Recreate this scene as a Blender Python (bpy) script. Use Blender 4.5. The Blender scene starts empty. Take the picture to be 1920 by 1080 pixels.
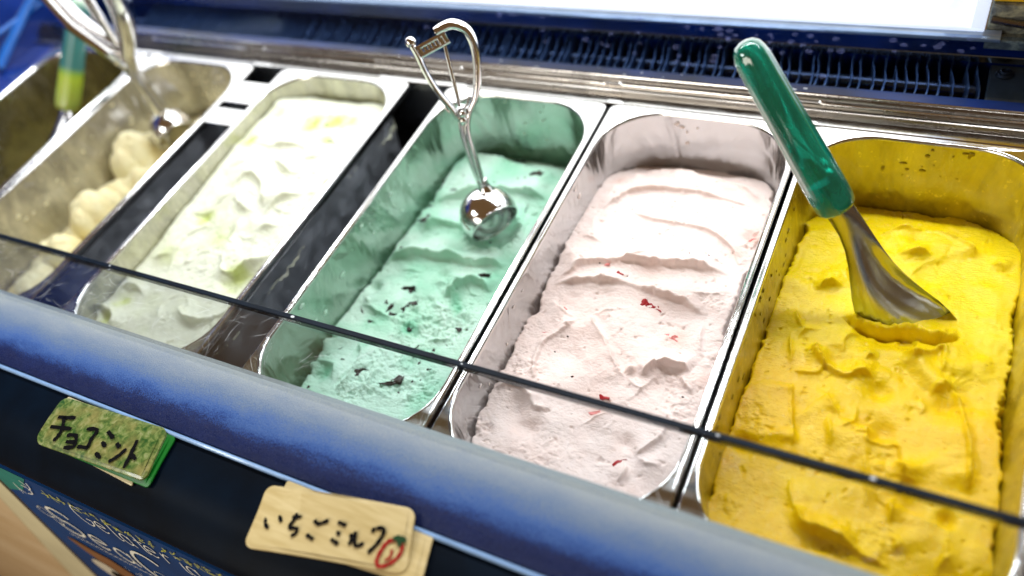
import bpy, bmesh, math, random
import numpy as np
from mathutils import Matrix, Vector

# ------------------------------------------------------------------ camera, world, lamps, exposure
scn = bpy.context.scene
COL = scn.collection
cam_d = bpy.data.cameras.new('camera')
cam = bpy.data.objects.new('camera', cam_d); COL.objects.link(cam)
Rr = [[0.882818, 0.198391, -0.425762], [0.416815, -0.748779, 0.515360], [-0.216559, -0.632433, -0.743728]]  # columns: right, down, forward
cam.matrix_world = Matrix(((Rr[0][0], -Rr[0][1], -Rr[0][2], 0.254579),
                           (Rr[1][0], -Rr[1][1], -Rr[1][2], -0.158333),
                           (Rr[2][0], -Rr[2][1], -Rr[2][2], 0.437778), (0, 0, 0, 1)))
cam_d.sensor_width = 36.0
cam_d.lens = 36.0 * 1505.4 / 1920.0
cam_d.clip_start = 0.01; cam_d.clip_end = 50
cam_d.dof.use_dof = True
cam_d.dof.focus_distance = 0.565
cam_d.dof.aperture_fstop = 2.5
scn.camera = cam

world = bpy.data.worlds.new('World'); scn.world = world; world.use_nodes = True
wb = world.node_tree.nodes['Background']
wb.inputs[0].default_value = (0.56, 0.31, 0.13, 1); wb.inputs[1].default_value = 0.25

def area(name, loc, target, sx, sy, power, color):
    d = bpy.data.lights.new(name, 'AREA'); d.shape = 'RECTANGLE'; d.size = sx; d.size_y = sy
    d.energy = power; d.color = color
    o = bpy.data.objects.new(name, d); COL.objects.link(o); o.location = loc
    o.rotation_euler = (Vector(target) - Vector(loc)).to_track_quat('-Z', 'Y').to_euler()
    return o
area('ceiling_tube_lamp', (-0.12, 0.64, 0.84), (-0.1, 0.12, 0), 1.8, 0.06, 15.5, (0.93, 0.97, 1.0))
area('warm_front_fill', (-0.45, -1.25, 0.42), (-0.25, -0.1, -0.1), 0.7, 0.5, 8.5, (1.0, 0.93, 0.82))  # added warm fill to brighten the front faces, source unseen
area('left_front_fill', (-0.52, -0.32, 0.52), (-0.30, 0.04, 0), 0.25, 0.10, 1.3, (0.97, 0.98, 0.95))  # unseen fill added to lift the near end of the white pan

scn.view_settings.view_transform = 'Standard'
scn.view_settings.look = 'None'
scn.view_settings.exposure = 0.18
scn.view_settings.gamma = 1.0

# ------------------------------------------------------------------ helpers
rnd = random.Random(7)
def mat(name):
    m = bpy.data.materials.new(name); m.use_nodes = True
    nt = m.node_tree; b = nt.nodes['Principled BSDF']
    return m, nt, b
def N(nt, t, **kw):
    n = nt.nodes.new(t)
    for k, v in kw.items():
        if k in n.inputs: n.inputs[k].default_value = v
        else: setattr(n, k, v)
    return n
def L(nt, a, b): nt.links.new(a, b)
def coords(nt, scale=(1, 1, 1), rot=(0, 0, 0)):
    tc = N(nt, 'ShaderNodeTexCoord'); mp = N(nt, 'ShaderNodeMapping')
    mp.inputs['Scale'].default_value = scale; mp.inputs['Rotation'].default_value = rot
    L(nt, tc.outputs['Object'], mp.inputs['Vector']); return mp.outputs['Vector']
def noise(nt, vec, scale, detail=3, rough=0.55, dist=0.0):
    n = N(nt, 'ShaderNodeTexNoise'); n.inputs['Scale'].default_value = scale
    n.inputs['Detail'].default_value = detail; n.inputs['Roughness'].default_value = rough
    n.inputs['Distortion'].default_value = dist
    if vec is not None: L(nt, vec, n.inputs['Vector'])
    return n.outputs['Fac']
def ramp(nt, fac, stops):
    r = N(nt, 'ShaderNodeValToRGB'); e = r.color_ramp.elements
    while len(e) > 1: e.remove(e[-1])
    e[0].position = stops[0][0]; e[0].color = (*stops[0][1], 1) if len(stops[0][1]) == 3 else stops[0][1]
    for p, c in stops[1:]:
        q = e.new(p); q.color = (*c, 1) if len(c) == 3 else c
    L(nt, fac, r.inputs['Fac']); return r.outputs['Color']
def g3(v): return (v, v, v)
def mixc(nt, fac, a, b, mode='MIX'):
    m = N(nt, 'ShaderNodeMix', data_type='RGBA', blend_type=mode)
    for s, v in ((0, fac), (6, a), (7, b)):
        if hasattr(v, 'is_output'): L(nt, v, m.inputs[s])
        else: m.inputs[s].default_value = v if s == 0 else (*v, 1)
    return m.outputs[2]
def math_(nt, op, a, b=0.0):
    m = N(nt, 'ShaderNodeMath', operation=op)
    for i, v in enumerate((a, b)):
        if hasattr(v, 'is_output'): L(nt, v, m.inputs[i])
        else: m.inputs[i].default_value = v
    return m.outputs[0]
def bump(nt, b, h, strength, dist):
    n = N(nt, 'ShaderNodeBump'); n.inputs['Strength'].default_value = strength; n.inputs['Distance'].default_value = dist
    L(nt, h, n.inputs['Height']); L(nt, n.outputs[0], b.inputs['Normal']); return n

def steel(name, base=(0.62, 0.62, 0.61), rough=0.2, film=None, amount=0.0, stretch=(1, 1, 1), grime=0.25, seed=0.0, wavy=0.0):
    m, nt, b = mat(name)
    v = coords(nt, stretch)
    big = noise(nt, v, 22, 5, 0.6, 0.4)
    fine = noise(nt, coords(nt, (stretch[0] * 6, stretch[1] * 0.6, stretch[2] * 6)), 260, 2)
    b.inputs['Metallic'].default_value = 1.0
    c = mixc(nt, ramp(nt, big, [(0.35, g3(0)), (0.75, g3(grime))]), base, (base[0] * .55, base[1] * .52, base[2] * .45))
    r = ramp(nt, noise(nt, v, 60, 4), [(0.3, g3(rough * .75)), (0.75, g3(rough * 1.5))])
    L(nt, c, b.inputs['Base Color']); L(nt, r, b.inputs['Roughness'])
    bn = bump(nt, b, fine, 0.12, 0.0006)
    if wavy:
        b2 = N(nt, 'ShaderNodeBump'); b2.inputs['Strength'].default_value = 1.0; b2.inputs['Distance'].default_value = wavy
        L(nt, noise(nt, coords(nt, (1, 1, .6)), 26, 3, .5, .5), b2.inputs['Height']); L(nt, b2.outputs[0], bn.inputs['Normal'])
    if film:
        f = N(nt, 'ShaderNodeBsdfPrincipled')
        streak = noise(nt, coords(nt, (1.0, 1.0, 0.35)), 42, 6, 0.65, 0.8)
        spots = noise(nt, coords(nt), 210, 2, 0.5)
        fc = mixc(nt, ramp(nt, streak, [(0.3, g3(0)), (0.7, g3(1))]), tuple(x * .34 for x in film), film)
        fc = mixc(nt, ramp(nt, spots, [(0.66, g3(0)), (0.71, g3(.8))]), fc, tuple(min(1, x * 1.25 + .05) for x in film))
        L(nt, fc, f.inputs['Base Color']); f.inputs['Roughness'].default_value = 0.3
        bb = N(nt, 'ShaderNodeBump'); bb.inputs['Strength'].default_value = .5; bb.inputs['Distance'].default_value = .0012
        L(nt, streak, bb.inputs['Height']); L(nt, bb.outputs[0], f.inputs['Normal'])
        mk = ramp(nt, noise(nt, coords(nt, (1, 1, .5)), 30, 6, .65, .5), [(0.30, g3(amount * .45)), (0.62, g3(min(1, amount * 1.15)))])
        ms = N(nt, 'ShaderNodeMixShader')
        L(nt, mk, ms.inputs[0]); L(nt, b.outputs[0], ms.inputs[1]); L(nt, f.outputs[0], ms.inputs[2])
        L(nt, ms.outputs[0], nt.nodes['Material Output'].inputs['Surface'])
    return m
def plain(name, color, rough=0.5, metallic=0.0, spec=0.35, coat=0.0, emit=None, var=0.15, nscale=40, bumpd=0.0):
    m, nt, b = mat(name)
    n = noise(nt, coords(nt), nscale, 4)
    c = mixc(nt, ramp(nt, n, [(0.3, g3(0)), (0.7, g3(1))]), tuple(x * (1 - var) for x in color), tuple(min(1, x * (1 + var)) for x in color))
    L(nt, c, b.inputs['Base Color']); b.inputs['Roughness'].default_value = rough; b.inputs['Metallic'].default_value = metallic
    b.inputs['Specular IOR Level'].default_value = spec; b.inputs['Coat Weight'].default_value = coat
    if bumpd: bump(nt, b, noise(nt, coords(nt), nscale * 12, 3), 0.6, bumpd)
    if emit:
        b.inputs['Emission Color'].default_value = (*emit[0], 1); b.inputs['Emission Strength'].default_value = emit[1]
    return m

def mesh(name, verts, faces, smooth=None):
    me = bpy.data.meshes.new(name)
    me.from_pydata([tuple(map(float, v)) for v in verts], [], faces); me.update()
    if smooth is not None:
        for p_ in me.polygons: p_.use_smooth = True
        me.set_sharp_from_angle(angle=math.radians(smooth))
    return me
def recalc(me):
    bm = bmesh.new(); bm.from_mesh(me); bmesh.ops.recalc_face_normals(bm, faces=bm.faces[:]); bm.to_mesh(me); bm.free(); return me
def obj(name, me, m, parent=None, loc=None, kind=None, label=None, cat=None, group=None):
    o = bpy.data.objects.new(name, me); COL.objects.link(o)
    if m is not None and len(me.materials) == 0: me.materials.append(m)
    if parent is not None: o.parent = parent
    if loc is not None: o.location = loc
    if kind: o['kind'] = kind
    if label: o['label'] = label
    if cat: o['category'] = cat
    if group: o['group'] = group
    return o
def thing(name, label, cat, loc=(0, 0, 0), group=None):
    o = bpy.data.objects.new(name, None); COL.objects.link(o); o.location = loc; o.empty_display_size = .02
    o['label'] = label; o['category'] = cat
    if group: o['group'] = group
    return o
def copy_tree(o, parent=None):
    c = o.copy(); COL.objects.link(c); c.parent = parent
    for ch in list(o.children): copy_tree(ch, c)
    return c

def loft(loops, closed=True, cap0=False, cap1=False):
    n = len(loops[0]); V = [v for l in loops for v in l]; F = []
    for k in range(len(loops) - 1):
        for i in range(n if closed else n - 1):
            j = (i + 1) % n
            F.append((k * n + i, k * n + j, (k + 1) * n + j, (k + 1) * n + i))
    if cap0: F.append(tuple(range(n))[::-1])
    if cap1: F.append(tuple((len(loops) - 1) * n + i for i in range(n)))
    return V, F
def rrect(x0, x1, y0, y1, r, z, nc=12):
    pts = []
    for cx, cy, a0 in ((x1 - r, y1 - r, 0), (x0 + r, y1 - r, 90), (x0 + r, y0 + r, 180), (x1 - r, y0 + r, 270)):
        for i in range(nc + 1):
            a = math.radians(a0 + 90 * i / nc)
            pts.append((cx + r * math.cos(a), cy + r * math.sin(a), z))
    return pts
def join_vf(parts):
    V, F = [], []
    for v, f in parts:
        o = len(V); V += list(v); F += [tuple(i + o for i in t) for t in f]
    return V, F
def box_vf(x0, x1, y0, y1, z0, z1, b=0.0):
    if b <= 0:
        V = [(x, y, z) for z in (z0, z1) for y in (y0, y1) for x in (x0, x1)]
        return V, [(0, 2, 3, 1), (4, 5, 7, 6), (0, 1, 5, 4), (2, 6, 7, 3), (0, 4, 6, 2), (1, 3, 7, 5)]
    L_ = [rrect(x0 + b, x1 - b, y0 + b, y1 - b, 1e-4, z0, 1), rrect(x0, x1, y0, y1, b, z0 + b, 2),
          rrect(x0, x1, y0, y1, b, z1 - b, 2), rrect(x0 + b, x1 - b, y0 + b, y1 - b, 1e-4, z1, 1)]
    L_[0] = rrect(x0 + b, x1 - b, y0 + b, y1 - b, 1e-4, z0, 2); L_[3] = rrect(x0 + b, x1 - b, y0 + b, y1 - b, 1e-4, z1, 2)
    return loft(L_, True, True, True)
def tube_vf(pts, rad, n=10, flat=1.0, up=(0, 1, 0)):
    """tube through pts; rad scalar or list; flat scales the width along 'up'"""
    P = [Vector(p) for p in pts]
    # Catmull-Rom smoothing
    Q, RR = [], []
    rl = rad if isinstance(rad, (list, tuple)) else [rad] * len(P)
    for i in range(len(P) - 1):
        p0 = P[max(i - 1, 0)]; p1 = P[i]; p2 = P[i + 1]; p3 = P[min(i + 2, len(P) - 1)]
        for k in range(5):
            t = k / 5
            Q.append(0.5 * ((2 * p1) + (-p0 + p2) * t + (2 * p0 - 5 * p1 + 4 * p2 - p3) * t * t + (-p0 + 3 * p1 - 3 * p2 + p3) * t ** 3))
            RR.append(rl[i] * (1 - t) + rl[i + 1] * t)
    Q.append(P[-1]); RR.append(rl[-1])
    loops = []; U = Vector(up)
    for i, q in enumerate(Q):
        d = (Q[min(i + 1, len(Q) - 1)] - Q[max(i - 1, 0)]).normalized()
        s = d.cross(U)
        if s.length < 1e-4: s = d.cross(Vector((1, 0, 0)))
        s.normalize(); u = s.cross(d).normalized()
        loops.append([tuple(q + s * (math.cos(2 * math.pi * k / n) * RR[i]) + u * (math.sin(2 * math.pi * k / n) * RR[i] * flat)) for k in range(n)])
    return loft(loops, True, True, True)
def sphere_vf(c, r, nu=16, nv=10, sc=(1, 1, 1)):
    loops = []
    for j in range(1, nv):
        th = math.pi * j / nv
        loops.append([(c[0] + r * sc[0] * math.sin(th) * math.cos(2 * math.pi * i / nu), c[1] + r * sc[1] * math.sin(th) * math.sin(2 * math.pi * i / nu), c[2] + r * sc[2] * math.cos(th)) for i in range(nu)])
    return loft(loops, True, True, True)
def extrude_x(prof, x0, x1, nx=2, wob=0.0, closed=True, seed=1):
    loops = []; rr = random.Random(seed)
    for i in range(nx + 1):
        x = x0 + (x1 - x0) * i / nx
        dz = (rr.random() - .5) * wob; dy = (rr.random() - .5) * wob
        loops.append([(x, y + dy, z + dz) for y, z in prof])
    return loft(loops, closed, closed, closed)
def M3(V, F, name='mesh', smooth=35): return recalc(mesh(name, V, F, smooth))

# ------------------------------------------------------------------ lattice noise for the ice cream surfaces
def vnoise(x, y, s, seed):
    r = np.random.RandomState(seed).rand(256, 256)
    x = x / s + 1000.37; y = y / s + 1000.71
    xi = np.floor(x).astype(int); yi = np.floor(y).astype(int); xf = x - xi; yf = y - yi
    u = xf * xf * xf * (xf * (xf * 6 - 15) + 10); v = yf * yf * yf * (yf * (yf * 6 - 15) + 10)
    a = r[xi % 256, yi % 256]; b = r[(xi + 1) % 256, yi % 256]; c = r[xi % 256, (yi + 1) % 256]; d = r[(xi + 1) % 256, (yi + 1) % 256]
    return (a * (1 - u) + b * u) * (1 - v) + (c * (1 - u) + d * u) * v - .5
def fbm(x, y, s, seed, octv=4, gain=.5):
    t = 0; g = 1
    for k in range(octv):
        t = t + g * vnoise(x, y, s / 2 ** k, seed + k * 11); g *= gain
    return t
def sst(t): t = np.clip(t, 0, 1); return t * t * (3 - 2 * t)
def smooth_poly(pts, k=6):
    P = np.array(pts, float); out = []
    for i in range(len(P) - 1):
        p0 = P[max(i - 1, 0)]; p1 = P[i]; p2 = P[i + 1]; p3 = P[min(i + 2, len(P) - 1)]
        for j in range(k):
            t = j / k
            out.append(.5 * (2 * p1 + (p2 - p0) * t + (2 * p0 - 5 * p1 + 4 * p2 - p3) * t * t + (3 * p1 - p0 - 3 * p2 + p3) * t ** 3))
    out.append(P[-1]); return np.array(out)
def poly_dist(X, Y, pts):
    P = smooth_poly(pts); best = np.full(X.shape, 9.0); sg = np.ones(X.shape); par = np.zeros(X.shape)
    seg = np.linalg.norm(np.diff(P, axis=0), axis=1); cum = np.concatenate([[0], np.cumsum(seg)]); tot = cum[-1]
    for i in range(len(P) - 1):
        d = P[i + 1] - P[i]; l2 = d @ d + 1e-12
        t = np.clip(((X - P[i, 0]) * d[0] + (Y - P[i, 1]) * d[1]) / l2, 0, 1)
        qx = X - (P[i, 0] + t * d[0]); qy = Y - (P[i, 1] + t * d[1]); dd = np.hypot(qx, qy)
        m = dd < best
        best = np.where(m, dd, best); sg = np.where(m, np.sign(d[0] * qy - d[1] * qx), sg); par = np.where(m, (cum[i] + t * seg[i]) / tot, par)
    return best * sg, par
FEAT = {
'pink': dict(z=-0.034, cr=[
  (4, 1.5, 14, -1, [(0.036, 0.325), (0.054, 0.331), (0.078, 0.329), (0.102, 0.322), (0.125, 0.316), (0.144, 0.31)]),
  (3.2, 1.6, 16, 1, [(0.022, 0.262), (0.033, 0.283), (0.046, 0.296), (0.071, 0.303), (0.1, 0.303), (0.129, 0.3), (0.15, 0.297)]),
  (2.2, 1.2, 7, -1, [(0.023, 0.268), (0.022, 0.253), (0.025, 0.244), (0.032, 0.234)]),
  (2.0, 1.2, 12, 1, [(0.046, 0.271), (0.062, 0.266), (0.084, 0.265), (0.105, 0.264), (0.12, 0.259), (0.137, 0.248), (0.145, 0.236), (0.154, 0.231)]),
  (2.2, 1.5, 8, 1, [(0.019, 0.227), (0.025, 0.231), (0.033, 0.23), (0.041, 0.226)]),
  (6, 3.0, 20, 1, [(0.018, 0.18), (0.026, 0.192), (0.034, 0.201), (0.053, 0.209), (0.073, 0.214), (0.099, 0.219), (0.124, 0.222), (0.143, 0.223)]),
  (6, 3.5, 14, 1, [(0.016, 0.178), (0.034, 0.184), (0.053, 0.19), (0.069, 0.192), (0.086, 0.19), (0.106, 0.187), (0.123, 0.185), (0.138, 0.18)]),
  (1.6, 1.2, 8, 1, [(0.114, 0.194), (0.125, 0.198), (0.137, 0.201), (0.151, 0.203)]),
  (2.4, 1.2, 8, -1, [(0.021, 0.165), (0.03, 0.16), (0.04, 0.155), (0.048, 0.153)]),
  (3, 1.5, 16, -1, [(0.055, 0.16), (0.065, 0.15), (0.077, 0.138), (0.086, 0.127), (0.095, 0.118), (0.101, 0.115)]),
  (2.4, 1.3, 14, -1, [(0.055, 0.159), (0.067, 0.167), (0.08, 0.172), (0.086, 0.179)]),
  (4, 2.5, 7, -1, [(0.048, 0.153), (0.041, 0.141), (0.035, 0.133), (0.031, 0.124), (0.031, 0.112), (0.036, 0.1), (0.042, 0.093)]),
  (3, 1.5, 9, 1, [(0.103, 0.093), (0.112, 0.107), (0.118, 0.12), (0.124, 0.127)]),
  (5, 2.5, 9, 1, [(0.108, 0.118), (0.112, 0.123), (0.115, 0.128), (0.122, 0.133), (0.132, 0.134), (0.141, 0.132)]),
  (5, 3.5, 8, 1, [(0.013, 0.077), (0.021, 0.084), (0.031, 0.085), (0.041, 0.08), (0.049, 0.073), (0.061, 0.074)]),
  (2.5, 1.0, 12, -1, [(0.082, 0.072), (0.089, 0.079), (0.098, 0.086), (0.109, 0.091)]),
  (3, 1.5, 8, 1, [(0.124, 0.061), (0.131, 0.068), (0.136, 0.076), (0.139, 0.087), (0.144, 0.096)]),
  (3, 1.5, 8, -1, [(0.121, 0.058), (0.123, 0.051), (0.122, 0.043), (0.119, 0.036)]),
  (2.4, 1.2, 7, 1, [(0.133, 0.132), (0.138, 0.123), (0.148, 0.115)]),
  (2.2, 1.0, 5, -1, [(0.137, 0.174), (0.139, 0.159), (0.144, 0.144)]),
  ], ga=[(-5, 10, (0.035, 0.067)), (-4, 9, (0.049, 0.058)), (-4, 12, (0.055, 0.123)), (6, 3.5, (0.101, 0.122)), (-3.5, 6, (0.116, 0.068)), (-4, 7, (0.129, 0.119)), (3, 9, (0.135, 0.056)), (-3, 14, (0.09, 0.204)), (3, 5, (0.036, 0.316)), (2, 5, (0.024, 0.294)), (-3, 6, (0.145, 0.265))],
  to=[(14, 1.2, (0.03, 0.103)), (14, 1.0, (0.148, 0.255)), (16, 1.0, (0.141, 0.107)), (14, 0.8, (0.135, 0.125)), (12, 0.8, (0.139, 0.194)), (20, 0.6, (0.069, 0.048)), (9, 1.2, (0.016, 0.048)), (9, 0.8, (0.149, 0.147))]),
'mint': dict(z=-0.052, cr=[
  (4, 1.5, 12, -1, [(-0.165, 0.321), (-0.134, 0.328), (-0.11, 0.328), (-0.085, 0.326), (-0.067, 0.321), (-0.05, 0.317), (-0.039, 0.313)]),
  (6, 3, 16, 1, [(-0.149, 0.253), (-0.14, 0.263), (-0.127, 0.27), (-0.114, 0.275), (-0.082, 0.286), (-0.067, 0.288), (-0.051, 0.287), (-0.038, 0.287)]),
  (5, 3, 16, 1, [(-0.138, 0.219), (-0.129, 0.231), (-0.118, 0.236), (-0.106, 0.235), (-0.088, 0.231), (-0.067, 0.225)]),
  (6, 3, 14, 1, [(-0.15, 0.174), (-0.145, 0.182), (-0.135, 0.187), (-0.118, 0.193), (-0.097, 0.196), (-0.082, 0.196), (-0.064, 0.196), (-0.038, 0.202)]),
  (2.5, 1.5, 8, 1, [(-0.14, 0.173), (-0.124, 0.175), (-0.108, 0.178)]),
  (5, 2.5, 9, 1, [(-0.078, 0.155), (-0.069, 0.167), (-0.061, 0.175), (-0.052, 0.177), (-0.041, 0.173)]),
  (3.4, 1.5, 9, 1, [(-0.151, 0.127), (-0.136, 0.128), (-0.119, 0.124), (-0.103, 0.121)]),
  (3, 1.5, 6, 1, [(-0.146, 0.137), (-0.14, 0.132), (-0.136, 0.128)]),
  (3.4, 1.5, 9, -1, [(-0.158, 0.074), (-0.152, 0.085), (-0.143, 0.094)]),
  (2.2, 1, 8, 1, [(-0.125, 0.091), (-0.114, 0.084), (-0.11, 0.069), (-0.111, 0.056), (-0.115, 0.047)]),
  (4, 2, 6, 1, [(-0.152, 0.066), (-0.141, 0.066), (-0.128, 0.064), (-0.121, 0.05)]),
  (2.5, 1.5, 6, -1, [(-0.087, 0.079), (-0.092, 0.07), (-0.089, 0.058), (-0.08, 0.05)]),
  ], ga=[(-5, 8, (-0.138, 0.055)), (3, 8, (-0.075, 0.059)), (-5, 4, (-0.092, 0.179)), (-4, 5, (-0.082, 0.171)), (-4, 6, (-0.079, 0.116)), (3, 7, (-0.113, 0.139)), (-4, 12, (-0.068, 0.225)), (-2, 14, (-0.13, 0.121)), (-8, 6, (-0.146, 0.151)), (-6, 5, (-0.15, 0.092))],
  to=[(24, 1.8, (-0.088, 0.133)), (24, 1.8, (-0.06, 0.137)), (26, 1.4, (-0.081, 0.095)), (24, 1.3, (-0.096, 0.06)), (22, 1.7, (-0.054, 0.073)), (16, 1.7, (-0.071, 0.064)), (12, 1.4, (-0.077, 0.169)), (10, 1.6, (-0.069, 0.219)), (8, 1.6, (-0.054, 0.228)), (10, 1.2, (-0.156, 0.299)), (10, 1.2, (-0.147, 0.055)), (12, 1.0, (-0.05, 0.27))]),
'white': dict(z=-0.012, cr=[
  (5, 2.5, 12, 1, [(-0.291, 0.17), (-0.283, 0.144), (-0.278, 0.122), (-0.267, 0.108), (-0.248, 0.109), (-0.235, 0.122), (-0.228, 0.137)]),
  (3.5, 2, 9, 1, [(-0.328, 0.196), (-0.323, 0.215), (-0.304, 0.212), (-0.283, 0.195), (-0.273, 0.179)]),
  (3, 2, 9, 1, [(-0.32, 0.19), (-0.297, 0.177), (-0.275, 0.174)]),
  (3.5, 2, 10, 1, [(-0.282, 0.069), (-0.272, 0.056), (-0.253, 0.054), (-0.234, 0.066), (-0.221, 0.083)]),
  (4, 2, 8, 1, [(-0.362, 0.03), (-0.364, 0.041), (-0.351, 0.042), (-0.336, 0.034), (-0.336, 0.024)]),
  (4, 2, 8, 1, [(-0.355, 0.056), (-0.357, 0.068), (-0.342, 0.071), (-0.326, 0.063)]),
  (3, 2, 12, 1, [(-0.325, 0.091), (-0.335, 0.121), (-0.331, 0.142), (-0.31, 0.161)]),
  (3, 2, 12, 1, [(-0.364, 0.262), (-0.317, 0.255), (-0.287, 0.26), (-0.252, 0.255)]),
  (3, 2, 12, 1, [(-0.271, 0.169), (-0.258, 0.193), (-0.237, 0.208)]),
  (3, 2, 10, 1, [(-0.306, 0.241), (-0.272, 0.225), (-0.252, 0.229)]),
  (2.5, 2, 9, 1, [(-0.259, 0.146), (-0.257, 0.159), (-0.242, 0.163)]),
  (3, 2, 12, -1, [(-0.369, 0.333), (-0.35, 0.327), (-0.291, 0.332), (-0.241, 0.328)]),
  ], ga=[(-4, 10, (-0.3, 0.297)), (-3, 8, (-0.271, 0.303)), (-4, 7, (-0.336, 0.16)), (-3, 7, (-0.356, 0.261)), (-4, 12, (-0.254, 0.1)), (-3, 5, (-0.35, 0.034)), (-3, 5, (-0.35, 0.057)), (5, 12, (-0.363, 0.325)), (3, 12, (-0.315, 0.191)), (3, 14, (-0.247, 0.07))],
  to=[(22, 0.8, (-0.292, 0.221)), (20, 0.6, (-0.294, 0.118)), (16, 0.8, (-0.271, 0.303)), (14, 0.8, (-0.306, 0.189)), (14, 0.7, (-0.332, 0.156))]),
'yellow': dict(z=-0.038, cr=[
  (3.5, 2, 14, -1, [(0.232, 0.305), (0.246, 0.312), (0.265, 0.315), (0.281, 0.313), (0.293, 0.304), (0.301, 0.293)]),
  (2.5, 1.5, 8, 1, [(0.246, 0.283), (0.26, 0.286), (0.274, 0.288)]),
  (3.5, 2.0, 6, 1, [(0.212, 0.183), (0.213, 0.173), (0.219, 0.166), (0.228, 0.161), (0.236, 0.159), (0.245, 0.165), (0.254, 0.165)]),
  (4, 2.0, 7, -1, [(0.231, 0.229), (0.241, 0.247), (0.247, 0.258), (0.253, 0.267)]),
  (3.5, 2.0, 10, 1, [(0.266, 0.191), (0.274, 0.188), (0.281, 0.194), (0.287, 0.201), (0.289, 0.19), (0.289, 0.181)]),
  (4, 2.5, 14, 1, [(0.283, 0.16), (0.287, 0.165), (0.294, 0.172), (0.299, 0.168)]),
  (3.2, 1.6, 12, -1, [(0.295, 0.173), (0.301, 0.163), (0.305, 0.152), (0.307, 0.139), (0.31, 0.123), (0.312, 0.096)]),
  (2.4, 1.3, 10, -1, [(0.22, 0.144), (0.227, 0.141), (0.233, 0.134), (0.239, 0.123)]),
  (2.6, 1.3, 12, -1, [(0.205, 0.145), (0.207, 0.13), (0.209, 0.121), (0.212, 0.112), (0.216, 0.099)]),
  (2.4, 1.0, 10, 1, [(0.219, 0.081), (0.222, 0.064), (0.229, 0.052)]),
  (1.6, 1.0, 14, 1, [(0.255, 0.115), (0.257, 0.102), (0.262, 0.083), (0.263, 0.064)]),
  (3.0, 1.5, 10, -1, [(0.254, 0.128), (0.254, 0.121), (0.256, 0.115), (0.265, 0.116), (0.275, 0.119)]),
  (3.6, 1.6, 10, 1, [(0.223, 0.062), (0.23, 0.051), (0.238, 0.047), (0.245, 0.047), (0.256, 0.046), (0.268, 0.042), (0.282, 0.041)]),
  (2.5, 1.3, 9, 1, [(0.272, 0.107), (0.278, 0.099), (0.282, 0.094)]),
  (3.4, 1.6, 10, 1, [(0.278, 0.086), (0.275, 0.08), (0.275, 0.072), (0.276, 0.065)]),
  (3, 1.5, 10, 1, [(0.307, 0.077), (0.305, 0.071), (0.304, 0.06), (0.303, 0.048)]),
  (2.6, 1.6, 8, 1, [(0.275, 0.061), (0.279, 0.058), (0.283, 0.05)]),
  (3, 2, 8, 1, [(0.201, 0.231), (0.208, 0.239), (0.215, 0.242), (0.223, 0.241)]),
  (2, 1.5, 6, 1, [(0.308, 0.291), (0.315, 0.288), (0.321, 0.284)]),
  ], ga=[(-7, 9, (0.226, 0.171)), (-6, 7, (0.295, 0.157)), (-5, 6, (0.256, 0.157)), (-5, 8, (0.264, 0.126)), (-6, 4, (0.304, 0.079)), (-7, 7, (0.252, 0.201)), (-6, 7, (0.265, 0.203)), (-4, 5, (0.238, 0.203)), (-4, 9, (0.284, 0.08)), (4, 10, (0.277, 0.183)), (-4, 8, (0.27, 0.175)), (3, 8, (0.208, 0.248)), (-3, 18, (0.282, 0.274)), (4, 6, (0.255, 0.049)), (4, 12, (0.186, 0.238)), (-6, 6, (0.186, 0.092)), (3, 6, (0.312, 0.197)), (-5, 8, (0.26, 0.304))],
  to=[(16, 1.0, (0.243, 0.171)), (14, 0.9, (0.267, 0.176)), (14, 1.2, (0.255, 0.049)), (14, 1.0, (0.273, 0.055)), (14, 0.8, (0.268, 0.103)), (14, 1.0, (0.257, 0.209)), (18, 0.7, (0.192, 0.111)), (10, 1.2, (0.316, 0.286)), (10, 1.1, (0.188, 0.049)), (12, 0.8, (0.245, 0.039)), (16, 0.8, (0.201, 0.246))]),
'cream': dict(z=-0.045, cr=[
  ], ga=[(26, 22, (-0.556, 0.254)), (22, 20, (-0.534, 0.165)), (14, 14, (-0.531, 0.198)), (18, 16, (-0.528, 0.109)), (16, 18, (-0.518, 0.061)), (12, 18, (-0.55, 0.271)), (14, 12, (-0.518, 0.223)), (-9, 7, (-0.537, 0.25)), (-9, 6, (-0.534, 0.183)), (-6, 6, (-0.525, 0.129)), (8, 8, (-0.593, 0.276)), (7, 6, (-0.565, 0.176)), (10, 14, (-0.53, 0.307))],
  to=[(40, 1, (-0.528, 0.167))]),
}
# ------------------------------------------------------------------ materials
M = {}
M['rim'] = steel('rim_steel', base=(.68, .68, .67), rough=.13, grime=.2)
M['dark_steel'] = steel('well_steel', base=(.20, .21, .23), rough=.38, grime=.5)
M['rail'] = steel('rail_steel', base=(.24, .22, .20), rough=.26, stretch=(.3, 1, 1), grime=.5)
M['chrome'] = steel('chrome_steel', base=(.78, .78, .78), rough=.09, grime=.1)
M['navy'] = plain('navy_gloss', (.002, .018, .11), .28, spec=.2, var=.7, nscale=16)
M['deep'] = plain('deep_navy', (.0008, .0040, .010), .48, spec=.06, var=.4, nscale=25)
M['fin'] = plain('fin_metal', (.07, .11, .19), .40, metallic=.4, var=.25)
M['black'] = plain('black_rubber', (.008, .010, .014), .4, var=.2)
M['bluewall'] = plain('blue_plastic', (.008, .030, .20), .2, coat=.5, var=.4, nscale=9)

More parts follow.
